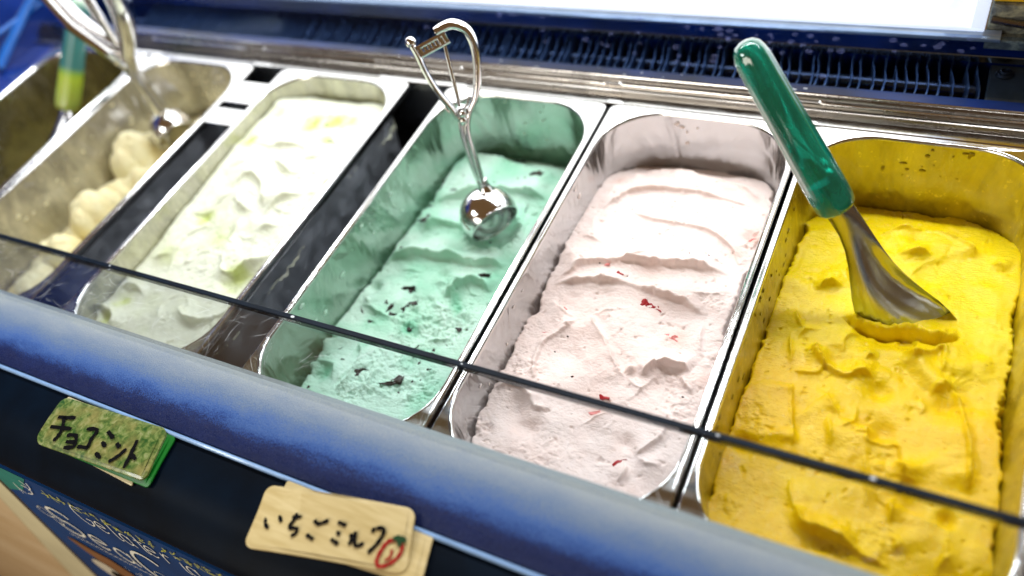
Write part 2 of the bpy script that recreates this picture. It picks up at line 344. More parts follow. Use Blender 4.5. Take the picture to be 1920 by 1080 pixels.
# blue front bar with rime building up towards the cold side
m, nt, b = mat('rimed_blue_bar')
v = coords(nt); sx = N(nt, 'ShaderNodeSeparateXYZ'); L(nt, v, sx.inputs[0])
yy = math_(nt, 'MULTIPLY', math_(nt, 'ADD', sx.outputs['Y'], .228), 17.8)      # 0 at the foot of the bar, 1 at its inner edge
nz = noise(nt, coords(nt, (.35, 1, 1)), 70, 6, .65)
fz_ = noise(nt, coords(nt), 1100, 3, .7)
fac = math_(nt, 'ADD', yy, math_(nt, 'MULTIPLY', math_(nt, 'SUBTRACT', nz, .5), .32))
fac = math_(nt, 'ADD', fac, math_(nt, 'MULTIPLY', math_(nt, 'SUBTRACT', fz_, .5), .50))
L(nt, ramp(nt, fac, [(.0, (.0006, .007, .050)), (.25, (.001, .013, .10)), (.30, (.015, .06, .27)), (.40, (.05, .13, .40)), (.60, (.14, .21, .34)), (.95, (.35, .39, .40))]), b.inputs['Base Color'])
L(nt, ramp(nt, fac, [(0, g3(.25)), (.28, g3(.30)), (.34, g3(.55)), (1, g3(.6))]), b.inputs['Roughness'])
b.inputs['Specular IOR Level'].default_value = .30
bump(nt, b, fz_, .7, .0008); M['bar'] = m

# thin clear acrylic sheet
def sheet(name, tint, gl, rough=.03, haze=0.0):
    m, nt, b = mat(name); nt.nodes.remove(b)
    tr = N(nt, 'ShaderNodeBsdfTransparent'); tr.inputs[0].default_value = (*tint, 1)
    gs = N(nt, 'ShaderNodeBsdfGlossy'); gs.inputs['Roughness'].default_value = rough
    fr = N(nt, 'ShaderNodeFresnel'); fr.inputs[0].default_value = 1.45
    ms = N(nt, 'ShaderNodeMixShader')
    L(nt, math_(nt, 'MULTIPLY', fr.outputs[0], gl), ms.inputs[0]); L(nt, tr.outputs[0], ms.inputs[1]); L(nt, gs.outputs[0], ms.inputs[2])
    out = ms.outputs[0]
    if haze:
        df = N(nt, 'ShaderNodeBsdfDiffuse'); df.inputs[0].default_value = (.8, .85, .9, 1)
        hz = ramp(nt, noise(nt, coords(nt, (1, 2.2, 1), (0, 0, .4)), 35, 6, .7, 1.0), [(.35, g3(0)), (.75, g3(haze))])
        m2 = N(nt, 'ShaderNodeMixShader'); L(nt, hz, m2.inputs[0]); L(nt, out, m2.inputs[1]); L(nt, df.outputs[0], m2.inputs[2]); out = m2.outputs[0]
    L(nt, out, nt.nodes['Material Output'].inputs['Surface']); return m
M['acrylic'] = sheet('clear_acrylic', (.95, .97, .98), .35, haze=.0)
M['guard'] = sheet('clear_guard', (.80, .88, 1.0), .02, haze=.0)
M['scratch'] = plain('scratch_glint_white', (.75, .8, .85), .5)
def emis(name, color, s):
    m, nt, b = mat(name)
    b.inputs['Base Color'].default_value = (.8, .8, .8, 1)
    b.inputs['Emission Color'].default_value = (*color, 1); b.inputs['Emission Strength'].default_value = s; return m
M['glow'] = emis('lit_diffuser', (.94, .97, 1.0), 2.3)
M['cover'] = emis('diffuser_cover', (.62, .76, 1.0), .75)

# ------------------------------------------------------------------ setting
# wooden front of the counter, left of and behind the poster board
m, nt, b = mat('pale_wood')
v = coords(nt, (.5, 1, 7), (0, .5, 0))
w = noise(nt, v, 5, 5, .6, .6)
k = noise(nt, coords(nt, (1.5, 1, 16), (0, .52, 0)), 7, 3, .5, .3)
c = mixc(nt, ramp(nt, w, [(.3, g3(0)), (.7, g3(1))]), (.50, .34, .16), (.80, .66, .44))
c = mixc(nt, ramp(nt, k, [(.66, g3(0)), (.72, g3(.8))]), c, (.10, .06, .03))
L(nt, c, b.inputs['Base Color']); b.inputs['Roughness'].default_value = .5; bump(nt, b, w, .3, .002)
V, F = [(-1.6, -.098, -.02), (.8, -.098, -.02), (.8, -.190, -.82), (-1.6, -.190, -.82)], [(0, 1, 2, 3)]
obj('counter_front', mesh('counter_front', V, F), m, kind='structure')

# ------------------------------------------------------------------ the display freezer
FZ = thing('display_freezer', 'navy gelato display freezer with rimed blue front bar and steel rear rail', 'freezer', (-.2, .18, -.2))
FZo = Vector(FZ.location)
def fz(name, V, F, m, smooth=35, label=None, kind=None, parent=None):
    me = M3([(x - FZo.x, y - FZo.y, z - FZo.z) for x, y, z in V], F, name, smooth)
    o = obj(name, me, m, parent or FZ, label=label, kind=kind)
    if parent is not None and parent is not FZ: pass
    return o
X0, X1 = -.95, .55
# well: floor, front and back liner
fz('well_liner', *join_vf([box_vf(X0, X1, -.012, .372, -.215, -.205), box_vf(X0, X1, -.012, -.004, -.205, .020), box_vf(X0, X1, .3615, .370, -.205, -.006),
                           box_vf(-.775, -.765, -.004, .3615, -.205, -.006), box_vf(.36, .368, -.004, .3615, -.205, -.006)]), M['dark_steel'])
# support ledge under the back flanges and a front ledge
fz('rear_ledge', *box_vf(X0, X1, .3605, .3695, -.010, -.0008, .0006), M['rim'])
fz('side_ledge', *box_vf(.3405, .55, -.003, .3600, -.012, -.0015, .001), M['dark_steel'])
# steel rail along the rear with a folded profile
prof = [(.3698, -.010), (.3698, .0010), (.3712, .0045), (.3722, .0048), (.3728, .0040), (.3745, .0042), (.3752, .0072), (.3768, .0082), (.3784, .0078), (.3792, .0062), (.3802, .0060), (.3812, .0092), (.3830, .0102), (.3852, .0098), (.3862, .0080), (.3862, -.010)]
fz('rear_rail', *extrude_x(prof, X0, X1, 60, .00015, seed=3), M['rail'], 50)
for i, x in enumerate([-.585, -.411, -.159, .003, .170, .3435]):
    V, F = tube_vf([(x + .0045, .3790, .0074), (x + .0015, .3788, .0078), (x + .0008, .3772, .0086), (x + .003, .3756, .0086), (x + .02, .3752, .0084), (x + .150, .3752, .0084)], .0011, 8)
    fz('rail_bead', V, F, M['chrome'])
fz('rail_edge', *tube_vf([(X0, .3838, .0104), (-.2, .3838, .0104), (X1, .3838, .0104)], .0010, 8), M['chrome'])
# glossy strip and evaporator trough behind the rail
fz('rear_strip', *box_vf(X0, X1, .3863, .4085, -.012, .0008, .001), M['navy'])
fz('trough', *join_vf([box_vf(X0, .283, .4086, .4560, -.050, -.044), box_vf(X0, X1, .4586, .462, -.05, .017)]), M['navy'])
# droplets of scraped frost on the strip
VV = []
for i in range(30):
    x = rnd.gauss(.06, .10); y = rnd.uniform(.388, .4065); s = rnd.uniform(.0004, .0016)
    VV.append(sphere_vf((x, y, .0008), s, 7, 5, (1.8, .7, .18)))
fz('frost_fleck', *join_vf(VV), plain('frost', (.75, .8, .85), .5), kind='stuff')
# evaporator coil: tube and separate fins
EV = thing('evaporator_coil', 'row of thin curved metal fins on a tube behind the steel rail', 'cooling coil', (-.17, .432, -.02))
def ev(name, V, F, m, loc=(0, 0, 0), me=None, parent=None, kind=None):
    if me is None: me = M3([(x + .17, y - .432, z + .02) for x, y, z in V], F, name, 50)
    return obj(name, me, m, EV, loc, kind=kind)
ev('coil_tube', *tube_vf([(-.93, .4345, -.014), (-.3, .4345, -.014), (.28, .4345, -.014)], .0062, 14), plain('coil_copper', (.10, .11, .14), .18, metallic=.8))
def fin_vf(seed):
    rr = random.Random(seed); Vt, Ft = [], []
    ny = 9
    for side in (-1, 1):
        for j in range(ny):
            t = j / (ny - 1); y = .4095 + .0465 * t
            bend = .0022 * math.sin(t * math.pi * 1.6 + .4) + .0009 * rr.uniform(-1, 1) * math.sin(t * 6)
            zt = -.004 + .0045 * t ** .7
            for z in (-.044, -.024, zt):
                s = (z + .044) / .044
                Vt.append((bend * s + side * (.00028 if z < zt else .00036), y, z))
    def q(s, j, k): return s * ny * 3 + j * 3 + k
    for s in (0, 1):
        for j in range(ny - 1):
            for k in (0, 1): Ft.append((q(s, j, k), q(s, j + 1, k), q(s, j + 1, k + 1), q(s, j, k + 1)))
    for j in range(ny - 1): Ft.append((q(0, j, 2), q(0, j + 1, 2), q(1, j + 1, 2), q(1, j, 2)))
    for k in (0, 1):
        Ft.append((q(0, 0, k), q(0, 0, k + 1), q(1, 0, k + 1), q(1, 0, k)))
        Ft.append((q(0, ny - 1, k), q(0, ny - 1, k + 1), q(1, ny - 1, k + 1), q(1, ny - 1, k)))
    return Vt, Ft
fmes = []
for s in range(5):
    V, F = fin_vf(s); fmes.append(M3([(x, y - .432, z + .02) for x, y, z in V], F, 'fin', 50))
x = .276
fi = 0
while x > -.66:
    o = ev('fin', None, None, M['fin'], (x + .17, 0, 0), fmes[fi % 5]); o.rotation_euler = (0, rnd.uniform(-.10, .16), rnd.uniform(-.03, .03))
    x -= .0083 * rnd.uniform(.93, 1.07); fi += 1
# grey end plate with its dark screw
EP = thing('end_plate', 'flat grey metal end plate to the right of the fins', 'metal plate', (.33, .432, -.004))
obj('plate', M3(*[(lambda vf: ([(a - .33, b_ - .432, c_ + .004) for a, b_, c_ in vf[0]], vf[1]))(box_vf(.2835, .55, .4090, .4570, -.012, -.003, .0008))][0], 'plate'), plain('grey_plate', (.075, .085, .09), .35, metallic=.6, var=.3), EP)
scw = join_vf([loft([[(r * math.cos(2 * math.pi * i / 20), r * math.sin(2 * math.pi * i / 20), z) for i in range(20)] for r, z in ((.0066, 0), (.0066, .0008), (.0045, .0016), (.0042, .0030), (.0030, .0036), (.0026, .0024), (.0001, .0022))])])
obj('screw', M3(*scw, 'screw'), M['black'], EP, (.294 - .33, .4455 - .432, .001))
# bright edge of the rear lip and clear guard pane with blurred light spots
fz('rear_lip', *box_vf(X0, X1, .4566, .4584, -.002, .0042, .0005), M['rim'])
fz('rear_panel', *box_vf(X0, X1, .4590, .4608, .0042, .0185, .0006), M['navy'])
GP = obj('guard_pane', M3([(a, y, z) for a in (X0, X1) for y, z in ((.4088, .0035), (.4092, .0020), (.4545, .0230), (.4540, .0245))], [(0, 1, 5, 4), (1, 2, 6, 5), (2, 3, 7, 6), (3, 0, 4, 7), (0, 3, 2, 1), (4, 5, 6, 7)], 'guard_pane', 20), M['guard'],
         label='sloping clear pane with blurred light spots over the cooling fins', cat='clear pane')
m, nt, b = mat('light_spot'); nt.nodes.remove(b)  # pale blue beads stand in for out-of-focus light spots
tr = N(nt, 'ShaderNodeBsdfTransparent'); df = N(nt, 'ShaderNodeBsdfDiffuse'); df.inputs[0].default_value = (.45, .5, 1, 1)
lw = N(nt, 'ShaderNodeLayerWeight'); lw.inputs[0].default_value = .5; ms = N(nt, 'ShaderNodeMixShader')
L(nt, ramp(nt, lw.outputs['Facing'], [(0, g3(.03)), (.7, g3(.08)), (1, g3(.30))]), ms.inputs[0]); L(nt, tr.outputs[0], ms.inputs[1]); L(nt, df.outputs[0], ms.inputs[2])
L(nt, ms.outputs[0], nt.nodes['Material Output'].inputs['Surface'])
VV = []
for i in range(80):
    x = rnd.gauss(.08, .12) if i < 75 else rnd.uniform(-.3, .28)
    if x > .272: continue
    t = rnd.random() ** .6
    y = .412 + .041 * t; z = .0036 + .0205 * (y - .4088) / .0455 + .0004
    VV.append(sphere_vf((x, y, z), rnd.uniform(.0016, .0034), 12, 6, (1, .8, .30)))
obj('light_spot', M3(*join_vf(VV), 'light_spot', 90), m, GP, kind='stuff')

# lit diffuser panel standing at the back
LB = thing('light_panel', 'overexposed white lit diffuser panel standing along the back', 'light', (-.3, .46, .02))
def lb(name, V, F, m): return obj(name, M3([(x + .3, y - .46, z - .02) for x, y, z in V], F, name, 40), m, LB)
XR = .273; ZT = .30
lb('cover', *join_vf([box_vf(-.90, XR - .004, .4660, .4700, .0275, ZT, .001), box_vf(XR - .010, XR, .4560, .4720, .0275, ZT + .002, .0015), box_vf(-.90, XR, .4580, .4660, .0245, .0285, .0008)]), M['cover'])
pts = [(-.90, ZT - .01), (XR - .022, ZT - .01)]
zz = ZT - .02
edge = []
k = 0
for i in range(40):
    z = ZT - .015 - (ZT - .06) * i / 39
    edge.append((XR - .024 - .004 * abs(math.sin(i * .62)), z))
bot = []
for i in range(260):
    x_ = XR - .032 - (.90 + XR - .032) * i / 259
    bot.append((x_, .0335 + .0045 * abs(math.sin((x_ + .01) * math.pi / .034)) + .0006 * math.sin(i)))
outl = pts + edge + bot
Vg = [(x_, .4645, z_) for x_, z_ in outl] + [(x_, .4655, z_) for x_, z_ in outl]
n_ = len(outl)
Fg = [tuple(range(n_)), tuple(range(n_, 2 * n_))[::-1]] + [(i, (i + 1) % n_, (i + 1) % n_ + n_, i + n_) for i in range(n_)]
lb('diffuser', Vg, Fg, M['glow'])
# clear shelf lip under it
fz('shelf_lip', *extrude_x([(.4530, .0195), (.4525, .0215), (.4530, .0225), (.4560, .0238), (.4620, .0242), (.4620, .0188), (.4570, .0188)], X0, .285, 40, .0001), plain('frosted_lip', (.36, .42, .50), .18, metallic=.35, coat=.5))
# weathered bracket and yellow plate at the right
m, nt, b = mat('weathered_zinc')
c = ramp(nt, noise(nt, coords(nt, (1, 1, 2)), 55, 7, .72, .6), [(.3, (.03, .035, .04)), (.48, (.16, .17, .15)), (.62, (.40, .40, .28)), (.8, (.62, .60, .42))])
L(nt, c, b.inputs['Base Color']); b.inputs['Roughness'].default_value = .5; b.inputs['Metallic'].default_value = .3
bump(nt, b, noise(nt, coords(nt), 300, 3), .7, .001)
BR = thing('end_bracket', 'mottled grey weathered metal bracket beside the lit diffuser panel', 'bracket', (.36, .47, .02))
obj('block', M3(*[(lambda vf: ([(a - .36, b_ - .47, c_ - .02) for a, b_, c_ in vf[0]], vf[1]))(join_vf([box_vf(.2745, .55, .4640, .50, .0150, .0440, .0012), box_vf(.2750, .55, .4530, .4640, .0130, .0210, .0010)]))][0], 'block'), m, BR)
obj('strut', M3(*[(lambda vf: ([(a - .36, b_ - .47, c_ - .02) for a, b_, c_ in vf[0]], vf[1]))(tube_vf([(.276, .4630, .0330), (.31, .4615, .0290), (.40, .4615, .0220)], .0028, 10))][0], 'strut'), M['rail'], BR)
YS = obj('yellow_plate', M3(*box_vf(.2745, .55, .4680, .4720, .0446, .20, .001), 'yellow_plate'), plain('yellow_paint', (.78, .50, .01), .35, var=.06),
         label='bright yellow plate above the grey bracket in the top corner', cat='plate')
# blue plastic end wall at the left; bright ridges stand in for light reflections
EW = thing('end_wall', 'deep blue glossy plastic end wall left of the pans', 'panel', (-.80, .2, .1))
def ew(name, V, F, m): return obj(name, M3([(x + .80, y - .2, z - .1) for x, y, z in V], F, name, 40), m, EW)
ew('wall_panel', *join_vf([box_vf(-.812, -.800, -.05, .462, -.02, .42, .002), box_vf(-.800, -.760, -.05, .3600, -.020, -.004, .001)]), M['bluewall'])
for (y0, z0, y1, z1, r) in ((.30, .002, .46, .06, .006), (.24, .06, .44, .12, .005), (.10, .03, .46, .028, .003)):
    ew('reflection_ridge', *tube_vf([(-.799, y0, z0), (-.799, (y0 + y1) / 2, (z0 + z1) / 2 + .005), (-.799, y1, z1)], r, 10), plain('blue_reflection', (.015, .12, .45), .18, coat=.5))  # brighter blue paints the reflected streaks on the wall

# front bar, highlight bead, dark shelf
prof = [(-.004, .0210), (.0085, .0210), (.0090, .0275), (.0082, .0310), (.0040, .0330), (-.004, .0338), (-.0130, .0334), (-.0220, .0318), (-.0285, .0296), (-.0315, .0282), (-.0345, .0262), (-.0400, .0238), (-.0455, .0222), (-.0462, .0190), (-.004, .0180)]
fz('front_bar', *extrude_x(prof, X0, X1, 90, .00022, seed=8), M['bar'], 60)
fz('highlight_bead', *tube_vf([(X0, -.0477, .0205), (-.2, -.0477, .0205), (X1, -.0477, .0205)], .0016, 10), plain('pale_blue_highlight', (.24, .40, .68), .2, coat=.5))  # pale colour paints the highlight along the bar's bottom edge
prof = [(-.0462, .0150), (-.0480, .0185), (-.0560, .0188), (-.0720, .0186), (-.0820, .0172), (-.0900, .0140), (-.0970, .0090), (-.1030, .0040), (-.1062, .0005), (-.1075, -.0030), (-.1072, -.0065), (-.1040, -.0080), (-.0960, -.0080), (-.0500, -.0080)]
fz('front_shelf', *extrude_x(prof, X0, X1, 4), M['deep'], 50)
fz('base_box', *box_vf(X0, X1, -.096, .47, -.80, -.216), M['deep'])

# clear acrylic lid over the front of the pans
LID = thing('acrylic_lid', 'clear scratched acrylic sheet with dark edge covering the front of the pans', 'clear lid', (-.2, .02, .03))
def ld(name, V, F, m, kind=None): return obj(name, M3([(x + .2, y - .02, z - .03) for x, y, z in V], F, name, 40), m, LID, kind=kind)
ld('sheet', *box_vf(X0 + .02, X1 - .02, .0040, .0512, .0340, .0375), M['acrylic'])
ld('edge_strip', *extrude_x([(.0513, .0332), (.0550, .0332), (.0553, .0380), (.0547, .0386), (.0518, .0386), (.0513, .0380)], X0 + .02, X1 - .02, 40, .0001), plain('edge_dark', (.002, .007, .016), .5, spec=.12, var=.5, nscale=30))  # dark colour stands in for reflections inside the clear edge
ld('edge_glint', *join_vf([sphere_vf((x_, .0532, .0386), s_, 10, 6, (1.6, .9, .35)) for x_, s_ in ((-.118, .0011), (.1835, .0007), (.262, .0010), (.021, .0005), (-.31, .0006))]), M['scratch'], kind='stuff')  # small white beads painted in as glints on the lid edge
VV = []
for i in range(260):
    x = rnd.uniform(-.55, .40) if i > 180 else rnd.uniform(-.52, -.15); y = rnd.uniform(.008, .050)
    a = rnd.gauss(.5, .8); ln = rnd.uniform(.003, .018); w = rnd.uniform(.00003, .00008)
    bx = rnd.uniform(-.002, .002)
    P = []
    for t in (-1, 0, 1):
        cx = x + math.cos(a) * ln * t / 2 - math.sin(a) * bx * (1 - t * t); cy = y + math.sin(a) * ln * t / 2 + math.cos(a) * bx * (1 - t * t)
        cy = min(max(cy, .0045), .0508); ww = w * (1.0 if t == 0 else .3)
        P += [(cx - math.sin(a) * ww, cy + math.cos(a) * ww, .03756), (cx + math.sin(a) * ww, cy - math.cos(a) * ww, .03756)]
    VV.append((P, [(0, 1, 3, 2), (2, 3, 5, 4)]))
ld('scratch', *join_vf(VV), M['scratch'], kind='stuff')

# ------------------------------------------------------------------ the pans
PW, PD = .1640, .3590
TAPER = .10
def pan(x0, label, film, amount, w=PW, seed=0, base=(.56, .54, .50), group='stainless gelato pans'):
    x1 = x0 + w; y0, y1 = .0005, .3600
    T = thing('gelato_pan', label, 'pan', (x0 + w / 2, .18, -.12), group)
    cx, cy, cz = T.location
    def sh(loops): return [[(a - cx, b_ - cy, c_ - cz) for a, b_, c_ in l] for l in loops]
    RO = .006; RI = .049
    rim = [rrect(x0 + .0006, x1 - .0006, y0 + .0006, y1 - .0006, RO, -.0085), rrect(x0, x1, y0, y1, RO, -.0080), rrect(x0, x1, y0, y1, RO, -.0022),
           rrect(x0 + .0004, x1 - .0004, y0 + .0004, y1 - .0004, RO, -.0008), rrect(x0 + .0012, x1 - .0012, y0 + .0012, y1 - .0012, RO, -.0001),
           rrect(x0 + .0020, x1 - .0020, y0 + .0020, y1 - .0020, RO + .004, -.0004), rrect(x0 + .0026, x1 - .0026, y0 + .0032, y1 - .0032, RI + .004, -.00045), rrect(x0 + .0031, x1 - .0031, y0 + .0038, y1 - .0038, RI + .001, -.0006),
           rrect(x0 + .0036, x1 - .0036, y0 + .0046, y1 - .0046, RI, -.0002), rrect(x0 + .0042, x1 - .0042, y0 + .0054, y1 - .0054, RI, .0000), rrect(x0 + .0049, x1 - .0049, y0 + .0062, y1 - .0062, RI, -.0007),
           rrect(x0 + .0052, x1 - .0052, y0 + .0066, y1 - .0066, RI, -.0028)]
    obj('rim', M3(*loft(sh(rim)), 'rim', 60), M['rim'], T)
    def ins(d, z, r): return rrect(x0 + d, x1 - d, y0 + d + .0014, y1 - d - .0014, r, z)
    depth = .118
    b_in = [ins(.0052, -.0028, RI), ins(.0052 + TAPER * .03, -.03, RI - .002), ins(.0052 + TAPER * .06, -.06, RI - .005), ins(.0052 + TAPER * .095, -.095, RI - .008),
            ins(.0052 + TAPER * .108, -.108, RI - .010), ins(.0200, -.1150, RI - .014), ins(.0280, -depth, RI - .020)]
    b_out = [ins(.0270, -depth - .001, RI - .020), ins(.0188, -.1160, RI - .014), ins(.0042 + TAPER * .108, -.1085, RI - .010), ins(.0042 + TAPER * .06, -.06, RI - .005), ins(.0042, -.0040, RI)]
    V, F = loft(sh(b_in), True, False, True); V2, F2 = loft(sh(b_out), True, True, False)
    fm = steel('pan_wall_' + str(seed), base=base, rough=.17, wavy=.006, film=film, amount=amount, grime=.3)
    obj('basin', M3(V, F, 'basin', 50), fm, T)
    obj('outer_shell', M3(V2, F2, 'outer_shell', 50), M['dark_steel'] if amount is None else steel('shell_' + str(seed), base=(.62, .66, .72), rough=.5, grime=.15), T)
    return T
PANX = dict(P0=-.7480, P1=-.5795, P2=-.3745, P3=-.1658, P4=.0012, P5=.1676)
pan(PANX['P0'], 'nearly empty steel pan stained dark olive, farthest left by the blue wall', (.16, .13, .035), .65, seed=0)
pan(PANX['P1'], 'steel pan with cream coloured smears on its walls, holding the vanilla mounds', (.62, .57, .38), .5, seed=1)
pan(PANX['P2'], 'steel pan filled to the brim with white lime streaked gelato', (.66, .66, .44), .65, seed=2)
pan(PANX['P3'], 'steel pan with green smeared walls, holding the mint gelato', (.14, .34, .20), .36, seed=3, base=(.56, .60, .57))
pan(PANX['P4'], 'steel pan between the mint and the yellow pans, filled with pink gelato', (.60, .56, .52), .06, seed=4, base=(.62, .64, .66))
pan(PANX['P5'], 'steel pan with yellow stained walls at the right, holding the yellow sorbet', (.70, .52, .006), .66, w=.1700, seed=5)
# filler strips bridging the gap between the second and third pan
for y0_, y1_, lab in ((.300, .334, 'wide bright steel filler strip bridging the gap left of the white gelato pan'), (.266, .290, 'narrower bright steel filler strip in front of the wide one')):
    obj('filler_strip', M3(*box_vf(-.4150, -.3750, y0_, y1_, -.0045, -.0022, .0006), 'filler_strip'), M['rim'], label=lab, cat='strip', group='steel filler strips')
# ------------------------------------------------------------------ gelato surfaces
def gelato_mat(name, c1, c2, rough=.42, sss=.3, grain=1.0, wet=0.0, spec=.45):
    m, nt, b = mat(name)
    at = N(nt, 'ShaderNodeAttribute', attribute_name='tint')
    n1 = noise(nt, coords(nt), 90, 4, .6)
    f = math_(nt, 'ADD', at.outputs['Fac'], math_(nt, 'MULTIPLY', math_(nt, 'SUBTRACT', n1, .5), .35))
    L(nt, mixc(nt, ramp(nt, f, [(0, g3(0)), (1, g3(1))]), c1, c2), b.inputs['Base Color'])
    L(nt, ramp(nt, noise(nt, coords(nt), 120, 4), [(.35, g3(max(.08, rough - wet))), (.65, g3(rough))]), b.inputs['Roughness'])
    b.inputs['Subsurface Weight'].default_value = sss * .5; b.inputs['Subsurface Scale'].default_value = .0025
    b.inputs['Subsurface Radius'].default_value = (1, .8, .6); b.inputs['Specular IOR Level'].default_value = spec
    g = noise(nt, coords(nt), 1100, 3, .65); g2 = noise(nt, coords(nt, (1, 2.2, 1)), 330, 3, .6)
    h = math_(nt, 'ADD', math_(nt, 'MULTIPLY', g, .6), g2)
    bump(nt, b, h, .75 * grain, .0012)
    return m
def gelato(name, label, key, x0, w, mtl, prof, res=.00072, und=.0035, flow=.0006, flow_ang=0.0, tear=1.0, cat='ice cream', extra=None, tint=None, seed=1, gap=(-.0012, .0050), right_lift=0.0, amp=1.3, nauto=26, soft=1.0):
    f = FEAT[key]; x1 = x0 + w
    nx = int((w - .010) / res); ny = int(.349 / res)
    xs = np.linspace(x0 + .0055, x1 - .0055, nx); ys = np.linspace(.0060, .3540, ny)
    X, Y = np.meshgrid(xs, ys, indexing='ij')
    base = np.interp(Y, [p_[0] for p_ in prof], [p_[1] for p_ in prof])
    base = base + right_lift * sst((X - x0) / w)
    Z = base + und * fbm(X, Y, .055, seed, 3) + .0011 * fbm(X, Y, .016, seed + 2, 3, .55)
    rr = np.random.RandomState(seed + 100); auto = []
    for k in range(nauto):
        cx = x0 + rr.uniform(.02, w - .02); cy = rr.uniform(.03, .33); an = rr.normal(flow_ang, .9); ln = rr.uniform(.010, .036); cv = rr.uniform(-.4, .4)
        auto.append((rr.uniform(.7, 2.2), rr.uniform(.8, 1.5), rr.uniform(4, 10), rr.choice([-1, 1]) if abs(an) > 1 else 1, [(cx + math.cos(an) * ln * t - math.sin(an) * ln * cv * (1 - 4 * t * t), cy + math.sin(an) * ln * t + math.cos(an) * ln * cv * (1 - 4 * t * t)) for t in (-.5, -.2, .1, .5)]))
    WX = X + .0018 * vnoise(X, Y, .011, seed + 5) + .0008 * vnoise(X, Y, .0035, seed + 6) + .0005 * vnoise(X, Y, .0018, seed + 16)
    WY = Y + .0018 * vnoise(X, Y, .012, seed + 7) + .0008 * vnoise(X, Y, .0035, seed + 8) + .0005 * vnoise(X, Y, .0018, seed + 17)
    lipn = 1 + 1.4 * vnoise(X, Y, .004, seed + 9)
    for A, ws, wl, sd, pts in list(f['cr']) + auto:
        pa = np.array(pts); mg = wl * .001 * soft * 6.5 + .002
        i0, i1 = np.searchsorted(xs, (pa[:, 0].min() - mg, pa[:, 0].max() + mg)); j0, j1 = np.searchsorted(ys, (pa[:, 1].min() - mg, pa[:, 1].max() + mg))
        W_ = (slice(i0, i1), slice(j0, j1))
        if i1 - i0 < 2 or j1 - j0 < 2: continue
        # slight waviness so that no crest is a clean curve
        s, t = poly_dist(WX[W_], WY[W_], pts); s = s * sd
        ws, wl, A = ws * .0010 * soft, wl * .001 * soft, A * .001 * amp
        en = .16 if len(pts) > 4 else .48
        wgt = sst(t / en) * sst((1 - t) / en)
        h = np.where(s > 0, np.exp(-s / wl), .62 * np.exp(-np.abs(s) / (ws * 1.5)) + .38 * np.exp(-(s / (ws * .40)) ** 2))
        wgt = wgt * np.clip(1 + 1.1 * vnoise(X[W_], Y[W_], .021, seed + 12), .35, 1.6)
        lip = .22 * np.exp(-((s - ws * .35) / (ws * .45)) ** 2) * lipn[W_]
        Z[W_] += A * wgt * (h * .85 + lip) - .10 * A * wgt * np.exp(-((s + ws * 3.2) / (ws * 2.0)) ** 2)
    for A, r, (px, py) in f['ga']:
        d2 = ((X - px) ** 2 + (Y - py) ** 2) / (r * .001) ** 2
        d2 = d2 * (1 + .7 * vnoise(X, Y, .009, seed + 21))
        Z = Z + A * .001 * np.exp(-np.clip(d2, 0, 30))
    tm = np.zeros(X.shape)
    for r, A, (px, py) in f['to']:
        d = np.hypot(X - px, Y - py) / (r * .001) + .5 * vnoise(X, Y, .012, seed + 31)
        tm = np.maximum(tm, A * (1 - sst((d - .55) / .55)))
    rg = fbm(X, Y, .0058, seed + 41, 4, .62)
    Z = Z + tear * tm * (.0016 * rg - .0022 * np.clip(.12 - np.abs(fbm(X, Y, .009, seed + 43, 3)), 0, 1) * 4 * .6)
    # fine spatula striation
    ca, sa = math.cos(flow_ang), math.sin(flow_ang)
    U = X * ca + Y * sa; Vv = -X * sa + Y * ca
    Z = Z + flow * (1 - np.clip(tm, 0, 1)) * fbm(U * .16, Vv + .006 * vnoise(X, Y, .05, seed + 3), .0032, seed + 51, 3, .6)
    Z = Z + .00026 / soft ** 1.5 * fbm(X, Y, .0026, seed + 61, 3, .75)
    pit = fbm(X, Y, .0042, seed + 63, 2, .5); Z = Z - .0012 * sst((pit - .47) / .12)
    if extra is not None: Z = extra(X, Y, Z)
    # shrink away from the walls with a ragged edge
    r = .047; hx = w / 2 - .0052; hy = (.3595 - .0132) / 2
    depth = np.clip(-Z, 0, .1)
    qx = np.abs(X - (x0 + w / 2)) - (hx - r); qy = np.abs(Y - .18025) - (hy - r)
    sd_ = r - (np.hypot(np.maximum(qx, 0), np.maximum(qy, 0)) + np.minimum(np.maximum(qx, qy), 0))
    D = sd_ - TAPER * depth
    gp = gap[0] + gap[1] * np.clip(.35 + fbm(X, Y, .034, seed + 71, 2, .6) * 1.5 + .5 * fbm(X, Y, .006, seed + 73, 3, .7), 0, 2.0)
    e = np.clip((gp + .0022 - D) / .0026, 0, 2.2)
    Z = Z - .0030 * sst(np.clip(e, 0, 1) * .6) - .012 * np.clip(e - .55, 0, 2) ** 1.3
    keep = D > -.0006
    ids = -np.ones(X.shape, int); ids[keep] = np.arange(keep.sum())
    V = np.stack([X[keep] - (x0 + w / 2), Y[keep] - .18, Z[keep] + .05], 1)
    a, b_, c_, d_ = ids[:-1, :-1], ids[1:, :-1], ids[1:, 1:], ids[:-1, 1:]
    ok = (a >= 0) & (b_ >= 0) & (c_ >= 0) & (d_ >= 0)
    Q = np.stack([a[ok], b_[ok], c_[ok], d_[ok]], 1)
    me = bpy.data.meshes.new(name); me.vertices.add(len(V)); me.vertices.foreach_set('co', V.astype(np.float32).ravel())
    me.loops.add(Q.size); me.loops.foreach_set('vertex_index', Q.astype(np.int32).ravel())
    me.polygons.add(len(Q)); me.polygons.foreach_set('loop_start', np.arange(0, Q.size, 4, dtype=np.int32))
    me.polygons.foreach_set('use_smooth', np.ones(len(Q), bool)); me.update(calc_edges=True); me.validate()
    T = tint(X, Y, Z) if tint is not None else np.zeros(X.shape)
    at = me.attributes.new('tint', 'FLOAT', 'POINT'); at.data.foreach_set('value', T[keep].astype(np.float32))
